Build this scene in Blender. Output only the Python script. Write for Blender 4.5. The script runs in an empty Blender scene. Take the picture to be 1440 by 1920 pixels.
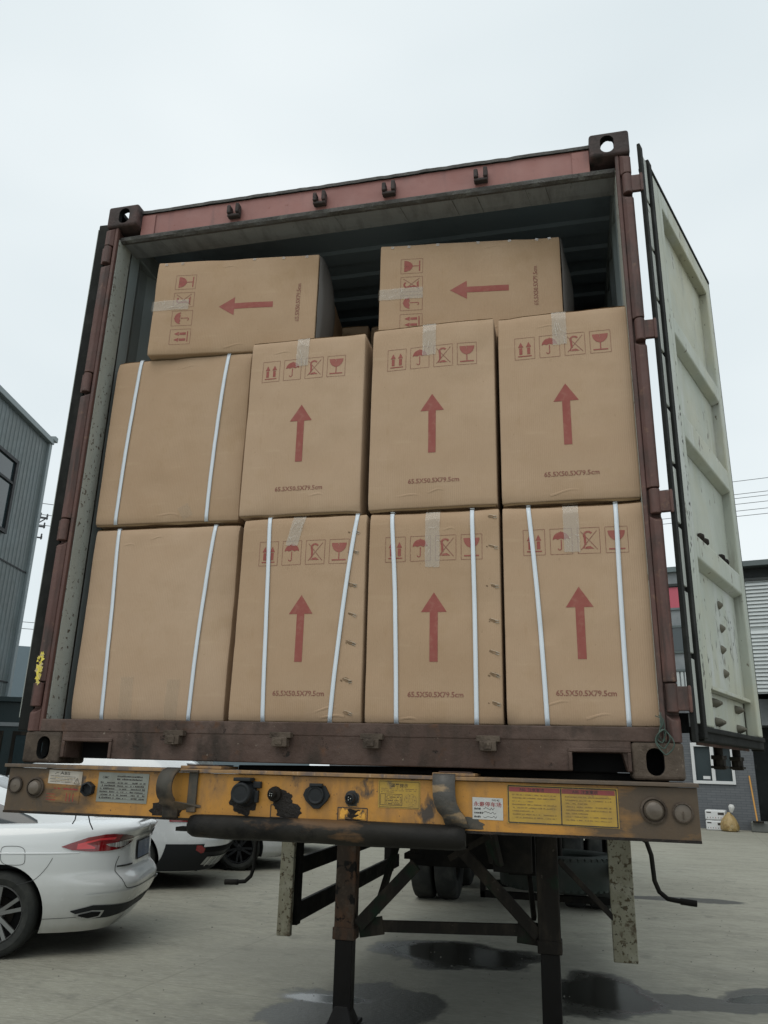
import bpy, bmesh, math, random
from mathutils import Vector, Matrix, noise as mnoise
random.seed(7)
R = math.radians
SC = bpy.context.scene
COL = SC.collection
G = -1.60                      # ground height; z = 0 is the underside of the container, y = 0 its open end

# ---------------------------------------------------------------- camera, sky, sun, exposure
cam = bpy.data.cameras.new('camera'); camo = bpy.data.objects.new('camera', cam); COL.objects.link(camo)
camo.location = (2.0998, -2.7651, 0.0321)
camo.rotation_euler = (1.88292, -0.024465, 0.231126)
cam.sensor_fit = 'VERTICAL'; cam.sensor_height = 36.0; cam.lens = 1458.77 * 36 / 1920
cam.clip_start = 0.05; cam.clip_end = 800
SC.camera = camo

SUN_EL, SUN_AZ = R(58), R(200)     # azimuth from +y towards +x
W = bpy.data.worlds.new('World'); SC.world = W; W.use_nodes = True
nt = W.node_tree; nt.nodes.clear()
def wn(t): return nt.nodes.new(t)
tc = wn('ShaderNodeTexCoord'); sky = wn('ShaderNodeTexSky'); sky.sky_type = 'NISHITA'; sky.sun_disc = False
sky.sun_elevation = SUN_EL; sky.sun_rotation = SUN_AZ; sky.air_density = 1.0; sky.dust_density = 3.0
mp = wn('ShaderNodeMapping'); mp.inputs['Scale'].default_value = (1.0, 1.0, 2.6)
no = wn('ShaderNodeTexNoise'); no.inputs['Scale'].default_value = 1.3; no.inputs['Detail'].default_value = 3; no.inputs['Roughness'].default_value = .45
cr = wn('ShaderNodeValToRGB')
cr.color_ramp.elements[0].position = .34; cr.color_ramp.elements[0].color = (0.70, 0.78, 0.81, 1)
cr.color_ramp.elements[1].position = .66; cr.color_ramp.elements[1].color = (0.86, 0.92, 0.935, 1)
sm = wn('ShaderNodeMixRGB'); sm.inputs[0].default_value = 0.93
sc_ = wn('ShaderNodeVectorMath'); sc_.operation = 'SCALE'; sc_.inputs['Scale'].default_value = 0.10
bg = wn('ShaderNodeBackground'); out = wn('ShaderNodeOutputWorld')
nt.links.new(tc.outputs['Generated'], mp.inputs['Vector']); nt.links.new(mp.outputs[0], no.inputs['Vector'])
nt.links.new(no.outputs['Fac'], cr.inputs[0]); nt.links.new(sky.outputs[0], sc_.inputs[0])
nt.links.new(sc_.outputs[0], sm.inputs[1]); nt.links.new(cr.outputs[0], sm.inputs[2])
nt.links.new(sm.outputs[0], bg.inputs[0]); bg.inputs[1].default_value = 1.0
nt.links.new(bg.outputs[0], out.inputs[0])

sl = bpy.data.lights.new('fill_sun', 'SUN'); slo = bpy.data.objects.new('fill_sun', sl); COL.objects.link(slo)
sl.energy = 0.75; sl.angle = R(40); sl.color = (1.0, .94, .86)  # broad soft sun added on the camera side as extra fill
sd = Vector((math.sin(SUN_AZ) * math.cos(SUN_EL), math.cos(SUN_AZ) * math.cos(SUN_EL), math.sin(SUN_EL)))
slo.rotation_euler = (-sd).to_track_quat('-Z', 'Y').to_euler(); slo.location = sd * 30
SC.view_settings.view_transform = 'Standard'; SC.view_settings.look = 'None'
SC.cycles.diffuse_bounces = 1; SC.cycles.glossy_bounces = 3
SC.view_settings.exposure = 0.10; SC.view_settings.gamma = 1.0

# ---------------------------------------------------------------- materials
def M(name, base, rough=.6, metal=0.0, layers=(), bump=None, spec=.5, alpha=1.0, coat=0, xgrime=None, zdirt=None, wave=None):
    m = bpy.data.materials.new(name); m.use_nodes = True; t = m.node_tree; N = t.nodes; L = t.links
    b = N['Principled BSDF']
    b.inputs['Roughness'].default_value = rough; b.inputs['Metallic'].default_value = metal
    b.inputs['Specular IOR Level'].default_value = spec
    b.inputs['Coat Weight'].default_value = coat
    b.inputs['Alpha'].default_value = alpha
    co = N.new('ShaderNodeTexCoord'); P = co.outputs['Object']
    rgb = N.new('ShaderNodeRGB'); rgb.outputs[0].default_value = (*base, 1); cur = rgb.outputs[0]
    def noise(scale, detail=6, st=(1, 1, 1), rg=.6):
        mpn = N.new('ShaderNodeMapping'); mpn.inputs['Scale'].default_value = st
        mpn.inputs['Location'].default_value = (random.uniform(-9, 9), random.uniform(-9, 9), random.uniform(-9, 9))
        n = N.new('ShaderNodeTexNoise'); n.inputs['Scale'].default_value = scale; n.inputs['Detail'].default_value = detail
        n.inputs['Roughness'].default_value = rg
        L.new(P, mpn.inputs['Vector']); L.new(mpn.outputs[0], n.inputs['Vector']); return n.outputs['Fac']
    def rng(v, lo, hi, a=0., z=1.):
        r = N.new('ShaderNodeMapRange'); r.inputs[1].default_value = lo; r.inputs[2].default_value = hi
        r.inputs[3].default_value = a; r.inputs[4].default_value = z; L.new(v, r.inputs[0]); return r.outputs[0]
    def mth(op, a, c):
        q = N.new('ShaderNodeMath'); q.operation = op
        for i, v in enumerate((a, c)):
            if v is None: continue
            if isinstance(v, (int, float)): q.inputs[i].default_value = v
            else: L.new(v, q.inputs[i])
        q.use_clamp = op == 'ADD'
        return q.outputs[0]
    def mix(fac, c):
        nonlocal cur
        x = N.new('ShaderNodeMixRGB'); L.new(fac, x.inputs[0]); L.new(cur, x.inputs[1]); x.inputs[2].default_value = (*c, 1)
        cur = x.outputs[0]
    masks = []
    for ly in layers:
        c, s, lo, hi = ly[:4]; st = ly[4] if len(ly) > 4 else (1, 1, 1); k = ly[5] if len(ly) > 5 else 1.0
        f = rng(noise(s, 8, st), lo, hi, 0, k); mix(f, c); masks.append(f)
    if xgrime:                       # dirt caked on the two ends of a beam
        c, cx, r0, r1, k = xgrime
        sp = N.new('ShaderNodeSeparateXYZ'); L.new(P, sp.inputs[0])
        d = mth('ABSOLUTE', mth('SUBTRACT', sp.outputs[0], cx), None)
        f = rng(d, r0, r1, -.45, 1.1); f = mth('ADD', f, rng(noise(5, 8, (1, 1, 2.5)), .4, .62, -.2, .55))
        mix(mth('MULTIPLY', f, k), c)
    if zdirt:                        # road spray on the lower body
        c, z0, z1, k = zdirt
        sp = N.new('ShaderNodeSeparateXYZ'); L.new(P, sp.inputs[0])
        f = rng(sp.outputs[2], z0, z1, 1, 0); f = mth('MULTIPLY', f, rng(noise(2.5, 8, (1, 1, .5)), .3, .7, .6, 1))
        mix(mth('MULTIPLY', f, k), c)
    if name == 'cardboard':          # rubbed edges
        ge = N.new('ShaderNodeNewGeometry'); mix(rng(ge.outputs['Pointiness'], .52, .60, 0, .45), (.55, .42, .30))
    if name == 'cardboard':          # every carton comes from a slightly different batch of board
        oi = N.new('ShaderNodeObjectInfo'); hs = N.new('ShaderNodeHueSaturation'); L.new(rng(oi.outputs['Random'], 0, 1, .94, 1.07), hs.inputs['Value']); L.new(rng(oi.outputs['Random'], 0, 1, 1.08, .99), hs.inputs['Saturation']); L.new(cur, hs.inputs['Color']); cur = hs.outputs[0]
    L.new(cur, b.inputs['Base Color'])
    r0 = noise(9, 5); rr = rng(r0, .3, .7, max(.02, rough - .09), min(1, rough + .09)); L.new(rr, b.inputs['Roughness'])
    if bump:
        bs, st = bump[:2]
        bn = N.new('ShaderNodeBump'); bn.inputs['Strength'].default_value = st; bn.inputs['Distance'].default_value = bump[2] if len(bump) > 2 else .003
        h = noise(bs, 8)
        if masks: h = mth('SUBTRACT', h, mth('MULTIPLY', masks[-1], .6))
        if wave:
            w = N.new('ShaderNodeTexWave'); w.inputs['Scale'].default_value = wave[0]; w.bands_direction = wave[1]; w.inputs['Distortion'].default_value = .3
            L.new(P, w.inputs['Vector']); h = mth('ADD', mth('MULTIPLY', h, .6), mth('MULTIPLY', w.outputs['Fac'], wave[2]))
        L.new(h, bn.inputs['Height']); L.new(bn.outputs[0], b.inputs['Normal'])
    return m
K = {}
K['card'] = M('cardboard', (.415, .288, .190), .82, layers=[((.47, .34, .235), 2.0, .35, .7), ((.37, .25, .14), 5.5, .56, .8, (1, 1, 1), .55), ((.33, .22, .125), 30, .6, .85, (1, 1, .25), .4), ((.54, .41, .28), 24, .60, .8, (.12, 1, 1), .45), ((.29, .19, .105), 1.2, .58, .75, (1, 1, 1), .5), ((.25, .165, .09), 70, .70, .74, (1, 1, 1), .5)], bump=(11, .5, .006), wave=(42, 'X', .12), spec=.25)
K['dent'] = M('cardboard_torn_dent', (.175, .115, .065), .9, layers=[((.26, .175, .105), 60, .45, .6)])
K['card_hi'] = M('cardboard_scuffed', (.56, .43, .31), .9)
K['card_in'] = M('cardboard_edge', (.30, .20, .11), .9, bump=(60, .5))
K['print'] = M('red_print', (.275, .070, .056), .75, layers=[((.36, .17, .12), 45, .52, .75, (1, 1, 1), .7), ((.32, .11, .085), 5, .45, .7)])
K['print2'] = M('brown_print', (.25, .105, .075), .75, layers=[((.40, .27, .17), 70, .50, .70, (1, 1, 1), .7)])
K['strap'] = M('strap_white', (.70, .76, .82), .35, bump=(300, .3, .0006))
K['tape'] = M('tape_clear', (.66, .61, .53), .12, alpha=.33, spec=.8)
K['tape_old'] = M('tape_faint', (.55, .45, .33), .3, alpha=.16)
K['tape_hi'] = M('tape_glint', (.62, .57, .50), .2)
K['flapm'] = M('flap_grey', (.095, .088, .082), .4, spec=.18)  # even dark grey for the open flaps of the laid cartons
K['boltm'] = M('bolt_cover_brown', (.13, .12, .09), .7, bump=(60, .5))  # dark brown, partly standing in for the shadow below each cover
K['steel_pin'] = M('staple_steel', (.75, .75, .75), .25, 1.0)
mar = (.10, .048, .040)
K['maroon'] = M('maroon_paint', mar, .62, layers=[((.15, .075, .058), 3, .48, .70, (1, 1, .4)), ((.055, .035, .03), 9, .50, .66, (1, 1, .5)), ((.17, .095, .06), 30, .6, .72), ((.26, .21, .17), 55, .70, .74), ((.045, .03, .026), 26, .56, .68, (1, 1, .10), .85)], bump=(60, .55))
K['header'] = M('header_faded_red', (.27, .118, .103), .6, layers=[((.19, .09, .085), 20, .56, .70, (1, 1, .12), .8), ((.34, .16, .14), 2.2, .45, .7), ((.16, .10, .09), 7, .62, .78, (1, 1, .5)), ((.22, .08, .06), 45, .66, .74)], bump=(40, .35))
K['header_dark'] = M('sealant_dirty', (.085, .08, .075), .8, layers=[((.15, .15, .135), 14, .5, .7)], bump=(35, 1.0, .012))
K['sillm'] = M('sill_worn', (.075, .047, .037), .7, layers=[((.045, .032, .024), 14, .50, .66, (1, 1, .12), .8), ((.125, .085, .070), 5, .46, .66, (.6, 1, 1)), ((.035, .026, .02), 6, .52, .66, (1, 1, .5)), ((.10, .05, .028), 9, .60, .70), ((.24, .20, .16), 42, .67, .72), ((.025, .02, .017), 20, .64, .69)], bump=(45, .9, .004), spec=.3)
K['casting'] = M('casting_rusty', (.072, .054, .040), .75, layers=[((.045, .034, .026), 5, .46, .62), ((.12, .092, .07), 9, .45, .7), ((.22, .18, .14), 40, .62, .72), ((.04, .028, .02), 14, .55, .70)], bump=(60, 1.0, .004), spec=.3)
K['casting_top'] = M('casting_dark', (.052, .040, .038), .7, layers=[((.12, .07, .065), 6, .48, .7), ((.03, .026, .025), 12, .52, .68)], bump=(60, 1.0, .004), spec=.3)
K['lining'] = M('lining_chipped', (.40, .415, .375), .7, layers=[((.10, .075, .055), 48, .60, .63), ((.33, .34, .30), 6, .5, .75, (1, 1, .3)), ((.12, .11, .09), 16, .68, .72)], bump=(90, .8))
K['wall_in'] = M('inner_wall_grey', (.30, .35, .355), .6, layers=[((.22, .25, .25), 4, .5, .75, (1, 1, .4)), ((.08, .07, .06), 26, .70, .74, (1, 1, .5))], bump=(20, .3))
K['roof_in'] = M('inner_roof_grey', (.20, .26, .31), .6, layers=[((.13, .165, .20), 3, .5, .75)], bump=(15, .3))
K['lip'] = M('header_lip_grey', (.25, .265, .275), .7, layers=[((.17, .175, .18), 6, .45, .7, (4, 1, 1)), ((.07, .07, .07), 18, .68, .73, (3, .4, 1))], bump=(30, .5))
K['rubber'] = M('rubber_black', (.012, .013, .012), .85, layers=[((.03, .031, .028), 8, .5, .75)], spec=.2, bump=(60, .4))
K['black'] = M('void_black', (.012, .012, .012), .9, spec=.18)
K['doorw'] = M('door_white_worn', (.43, .46, .395), .55, layers=[((.34, .365, .305), 2.5, .42, .68, (1, 1, .5)), ((.47, .455, .335), 1.3, .44, .66), ((.50, .52, .49), 5, .55, .7, (1, 1, .3)), ((.14, .12, .085), 20, .645, .67, (1, 1, .45)), ((.05, .045, .035), 45, .68, .70, (1, 1, .5)), ((.24, .235, .19), 12, .60, .72, (1, 1, .14), .7), ((.56, .57, .53), 16, .62, .72, (1, 1, .12), .6)], bump=(30, .4))
K['doorgrey'] = M('door_strip_grey', (.36, .38, .35), .6, layers=[((.50, .52, .48), 8, .55, .7, (1, 1, .3)), ((.10, .10, .09), 30, .62, .7)], bump=(50, .5))
K['orange'] = M('orange_beam', (.50, .235, .038), .5, layers=[((.40, .19, .05), 3, .42, .66, (.8, 1, 1.4)), ((.22, .125, .055), 6, .52, .68, (1, 1, .45)), ((.06, .045, .035), 9, .62, .69, (1, 1, .6)), ((.17, .10, .05), 16, .54, .70, (1, 1, .16), .5), ((.05, .04, .03), 60, .66, .69), ((.10, .06, .03), 110, .66, .70)], bump=(50, .35), xgrime=((.062, .047, .033), 1.20, .62, 1.14, .93))
K['orange_edge'] = M('flange_worn', (.30, .175, .075), .6, layers=[((.14, .10, .08), 10, .48, .62, (2, 1, 1)), ((.48, .34, .22), 20, .6, .7, (3, 1, 1))], bump=(50, .5), xgrime=((.085, .066, .05), 1.16, .5, 1.05, .9))
K['grease'] = M('black_grease', (.017, .014, .012), .6, layers=[((.06, .038, .022), 6, .52, .68)], bump=(35, 1.0, .01), spec=.25)
K['trough'] = M('trough_rubbed', (.010, .009, .0075), .55, layers=[((.026, .023, .018), 5, .45, .7, (.6, 1, 1)), ((.11, .062, .03), 4.5, .58, .64, (.5, 1, 1.5)), ((.005, .0045, .004), 6, .56, .66)], bump=(40, .7), spec=.2)
K['darksteel'] = M('dark_steel', (.009, .0085, .0075), .75, layers=[((.022, .019, .015), 6, .5, .7)], bump=(40, .5), spec=.15)
K['legrust'] = M('leg_rust', (.055, .040, .030), .7, layers=[((.12, .062, .035), 5, .48, .64, (1, 1, .5)), ((.10, .075, .055), 12, .52, .66), ((.010, .009, .008), 13, .53, .60)], bump=(50, .6), spec=.18)
K['legdark'] = M('leg_dark', (.018, .0155, .013), .7, layers=[((.044, .036, .027), 8, .5, .7, (1, 1, .3)), ((.012, .026, .015), 5, .58, .7), ((.07, .06, .048), 30, .66, .72)], bump=(50, .6), spec=.15)
K['legin'] = M('leg_inner', (.009, .008, .0075), .4, bump=(30, .3), spec=.18)
K['guardw'] = M('guard_white_chipped', (.235, .225, .165), .75, layers=[((.16, .145, .10), 5, .44, .64, (1, 1, .4)), ((.29, .28, .22), 8, .52, .68), ((.075, .058, .035), 26, .54, .60), ((.03, .025, .018), 50, .62, .66), ((.09, .07, .045), 7, .60, .65, (1, 1, .6))], bump=(70, .9), spec=.25)
K['tyre'] = M('tyre_rubber', (.028, .03, .029), .8, layers=[((.06, .062, .055), 5, .45, .75)], bump=(60, .3), spec=.18)
K['stick_w'] = M('sticker_white', (.48, .44, .38), .6, layers=[((.30, .22, .14), 14, .5, .75)])
K['stick_p'] = M('sticker_clean', (.50, .50, .48), .5, layers=[((.42, .42, .40), 20, .5, .75)])
K['stick_y'] = M('sticker_yellow', (.46, .29, .042), .5, layers=[((.30, .19, .055), 8, .45, .70), ((.20, .14, .07), 9, .56, .72), ((.13, .10, .06), 16, .64, .72)])
K['stick_r'] = M('sticker_red', (.26, .05, .05), .5, layers=[((.15, .045, .04), 10, .5, .7)])
K['alu'] = M('plate_aluminium', (.25, .26, .23), .45, .3, layers=[((.20, .20, .17), 14, .5, .72)])
K['ink'] = M('ink_black', (.035, .03, .03), .7, layers=[((.2, .16, .09), 160, .58, .7)])
K['inkr'] = M('ink_red', (.30, .03, .03), .7)
K['inkg'] = M('ink_faint', (.20, .13, .05), .7, layers=[((.5, .34, .07), 120, .5, .6)])
K['reflc'] = M('reflector_dusty', (.13, .105, .082), .4, layers=[((.09, .072, .055), 20, .5, .7)], bump=(60, .2))
K['yscrap'] = M('yellow_scrap', (.75, .62, .08), .5, layers=[((.5, .4, .2), 40, .5, .6)])
K['rope'] = M('rope_teal', (.055, .085, .07), .8)
K['carw'] = M('car_white_paint', (.76, .79, .795), .20, coat=.7, zdirt=((.28, .265, .21), .20, .76, .85))
K['carw2'] = M('car_white_clean', (.72, .75, .76), .25, coat=.7, zdirt=((.45, .44, .40), .2, .6, .4))
K['glass'] = M('car_glass', (.015, .024, .027), .05, spec=.8)
K['plastic'] = M('black_plastic', (.022, .024, .026), .5, bump=(80, .2), spec=.18)
K['lampr'] = M('tail_lamp_red', (.24, .008, .012), .12, coat=1)
K['lampb'] = M('tail_lamp_bright', (.78, .05, .06), .15, coat=1)
K['lampd'] = M('tail_lamp_dark', (.07, .008, .010), .12, coat=1)
K['lampc'] = M('tail_lamp_clear', (.26, .26, .25), .15, coat=1, layers=[((.62, .62, .6), 30, .5, .6, (3, 3, .3))])
K['chrome'] = M('chrome', (.75, .76, .77), .12, 1.0)
K['silver'] = M('silver_trim', (.46, .47, .47), .35, .6)
K['alloy'] = M('wheel_alloy', (.20, .205, .20), .4, .6)
K['seam'] = M('panel_gap', (.04, .042, .042), .7)
K['plateb'] = M('plate_blue', (.03, .07, .16), .35, layers=[((.10, .12, .16), 30, .58, .72)])
K['platebl'] = M('plate_blue_bright', (.05, .14, .42), .35)

# ---------------------------------------------------------------- mesh helpers
class MB:
    def __init__(s): s.v = []; s.f = []; s.mi = []; s.mats = []
    def m(s, mat):
        mat = K[mat] if isinstance(mat, str) else mat
        if mat not in s.mats: s.mats.append(mat)
        return s.mats.index(mat)
    def add(s, vs, fs, mat):
        k = len(s.v); i = s.m(mat); s.v += [tuple(v) for v in vs]
        for f in fs: s.f.append(tuple(k + a for a in f)); s.mi.append(i)
        return s
    def box(s, x0, x1, y0, y1, z0, z1, mat, T=None):
        v = [Vector((x, y, z)) for x in (x0, x1) for y in (y0, y1) for z in (z0, z1)]
        if T: v = [T @ a for a in v]
        return s.add(v, [(0, 1, 3, 2), (4, 6, 7, 5), (0, 4, 5, 1), (2, 3, 7, 6), (0, 2, 6, 4), (1, 5, 7, 3)], mat)
    def beam(s, a, b, w, h, mat, up=(0, 0, 1)):
        a = Vector(a); b = Vector(b); d = (b - a).normalized(); up = Vector(up)
        if abs(d.dot(up)) > .98: up = Vector((0, 1, 0))
        r = d.cross(up).normalized(); u = r.cross(d)
        v = [p + r * i * w / 2 + u * j * h / 2 for p in (a, b) for i, j in ((-1, -1), (1, -1), (1, 1), (-1, 1))]
        return s.add(v, [(3, 2, 1, 0), (4, 5, 6, 7), (0, 1, 5, 4), (1, 2, 6, 5), (2, 3, 7, 6), (3, 0, 4, 7)], mat)
    def tube(s, pts, r, mat, n=10, cap=True):
        pts = [Vector(p) for p in pts]; rings = []; rr = r if isinstance(r, (list, tuple)) else [r] * len(pts)
        pu = None
        for i, p in enumerate(pts):
            d = (pts[min(i + 1, len(pts) - 1)] - pts[max(i - 1, 0)]).normalized()
            if pu is None:
                pu = Vector((0, 0, 1)) if abs(d.z) < .9 else Vector((0, 1, 0))
            u = (pu - d * pu.dot(d)).normalized(); w = d.cross(u); pu = u
            rings.append([p + (u * math.cos(2 * math.pi * k / n) + w * math.sin(2 * math.pi * k / n)) * rr[i] for k in range(n)])
        v = [q for g in rings for q in g]; f = []
        for i in range(len(pts) - 1):
            for k in range(n): f.append((i * n + k, i * n + (k + 1) % n, (i + 1) * n + (k + 1) % n, (i + 1) * n + k))
        if cap: f.append(tuple(range(n - 1, -1, -1))); f.append(tuple((len(pts) - 1) * n + k for k in range(n)))
        return s.add(v, f, mat)
    def lathe(s, prof, T, mat, n=32, closed=False):
        # prof: (radius, height) about local z, mapped by matrix T
        v = [T @ Vector((r * math.cos(2 * math.pi * k / n), r * math.sin(2 * math.pi * k / n), h)) for r, h in prof for k in range(n)]
        f = []; m = len(prof)
        for i in range(m if closed else m - 1):
            j = (i + 1) % m
            for k in range(n): f.append((i * n + k, i * n + (k + 1) % n, j * n + (k + 1) % n, j * n + k))
        return s.add(v, f, mat)
    def prism(s, poly, T, h, mat):
        # poly in local xy, extruded by h along local z, mapped by T
        n = len(poly); v = [T @ Vector((x, y, 0)) for x, y in poly] + [T @ Vector((x, y, h)) for x, y in poly]
        f = [tuple(range(n - 1, -1, -1)), tuple(range(n, 2 * n))] + [(i, (i + 1) % n, n + (i + 1) % n, n + i) for i in range(n)]
        return s.add(v, f, mat)
    def grid(s, fn, nu, nv, mat):
        v = [fn(i / nu, j / nv) for i in range(nu + 1) for j in range(nv + 1)]
        f = [(i * (nv + 1) + j, (i + 1) * (nv + 1) + j, (i + 1) * (nv + 1) + j + 1, i * (nv + 1) + j + 1) for i in range(nu) for j in range(nv)]
        return s.add(v, f, mat)
    def build(s, name, parent=None, bevel=0, smooth=None, seg=2, fix=True):
        me = bpy.data.meshes.new(name); me.from_pydata(s.v, [], s.f)
        for m in s.mats: me.materials.append(m)
        me.polygons.foreach_set('material_index', s.mi); me.update()
        if fix:
            b = bmesh.new(); b.from_mesh(me); bmesh.ops.recalc_face_normals(b, faces=b.faces[:]); b.to_mesh(me); b.free()
        if smooth is not None:
            me.polygons.foreach_set('use_smooth', [True] * len(me.polygons)); me.set_sharp_from_angle(angle=R(smooth))
        o = bpy.data.objects.new(name, me); COL.objects.link(o)
        if parent: o.parent = parent
        if bevel:
            bv = o.modifiers.new('bevel', 'BEVEL'); bv.width = bevel; bv.segments = seg; bv.limit_method = 'ANGLE'; bv.angle_limit = R(40)
        return o
def bake(o, cutters):
    for c in cutters:
        mdl = o.modifiers.new('b', 'BOOLEAN'); mdl.operation = 'DIFFERENCE'; mdl.object = c; mdl.solver = 'EXACT'; mdl.material_mode = 'TRANSFER'
    dg = bpy.context.evaluated_depsgraph_get(); me = bpy.data.meshes.new_from_object(o.evaluated_get(dg))
    o.modifiers.clear(); o.data = me
    for c in cutters: bpy.data.objects.remove(c, do_unlink=True)
    return o
def merge_into(o, mb):
    b = bmesh.new(); b.from_mesh(o.data); me = bpy.data.meshes.new('x'); me.from_pydata(mb.v, [], mb.f); me.polygons.foreach_set('material_index', [len(o.data.materials) + i for i in mb.mi]); me.update()
    for m_ in mb.mats: o.data.materials.append(m_)
    b.from_mesh(me); b.to_mesh(o.data); b.free(); bpy.data.meshes.remove(me)
def tag(o, label=None, cat=None, group=None, kind=None):
    if label: o['label'] = label
    if cat: o['category'] = cat
    if group: o['group'] = group
    if kind: o['kind'] = kind
    return o
def empty(name, loc=(0, 0, 0), rz=0, label=None, cat=None, group=None):
    o = bpy.data.objects.new(name, None); COL.objects.link(o); o.location = loc; o.rotation_euler = (0, 0, rz)
    o.empty_display_size = .2
    return tag(o, label, cat, group)
TC = {}
def text2d(s, bold=False):
    """vertices / faces of a flat word, cap height 1, starting at x=0"""
    if s in TC: return TC[s]
    c = bpy.data.curves.new('t', 'FONT'); c.body = s; c.resolution_u = 2; c.offset = .006 if s.isascii() else .006
    o = bpy.data.objects.new('t', c); COL.objects.link(o)
    dg = bpy.context.evaluated_depsgraph_get(); me = bpy.data.meshes.new_from_object(o.evaluated_get(dg))
    v = [(p.co.x, p.co.y) for p in me.vertices]; f = [tuple(p.vertices) for p in me.polygons]
    bpy.data.objects.remove(o, do_unlink=True)
    x0 = min(a for a, b in v); x1 = max(a for a, b in v); h = max(b for a, b in v)
    TC[s] = ([((a - x0) / h, b / h) for a, b in v], f, (x1 - x0) / h); return TC[s]
def put_text(mb, s, x, z, h, mat, fn, w=None):
    """lay a word on a face: fn(x, z) -> 3D point"""
    v, f, tw = text2d(s); kx = h if w is None else w / tw
    mb.add([fn(x + a * kx, z + b * h) for a, b in v], f, mat)
def quad(mb, x0, x1, z0, z1, mat, fn, step=.03):
    nu = max(1, int(abs(x1 - x0) / step)); nv = max(1, int(abs(z1 - z0) / step))
    mb.grid(lambda a, b: fn(x0 + (x1 - x0) * a, z0 + (z1 - z0) * b), nu, nv, mat)
def line(mb, p, q, w, mat, fn, n=6):
    d = Vector((q[0] - p[0], q[1] - p[1])).normalized(); nx, nz = -d.y * w / 2, d.x * w / 2
    mb.grid(lambda a, b: fn(p[0] + (q[0] - p[0]) * a + nx * (2 * b - 1), p[1] + (q[1] - p[1]) * a + nz * (2 * b - 1)), n, 1, mat)
def fan(mb, pts, mat, fn):
    cx = sum(p[0] for p in pts) / len(pts); cz = sum(p[1] for p in pts) / len(pts)
    v = [fn(cx, cz)] + [fn(*p) for p in pts]; n = len(pts)
    mb.add(v, [(0, i + 1, (i + 1) % n + 1) for i in range(n)], mat)
def rotz(a): return Matrix.Rotation(a, 4, 'Z')
def facing_y(x, y, z): return Matrix.Translation((x, y, z)) @ Matrix.Rotation(R(90), 4, 'X')   # local z -> -y

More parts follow.
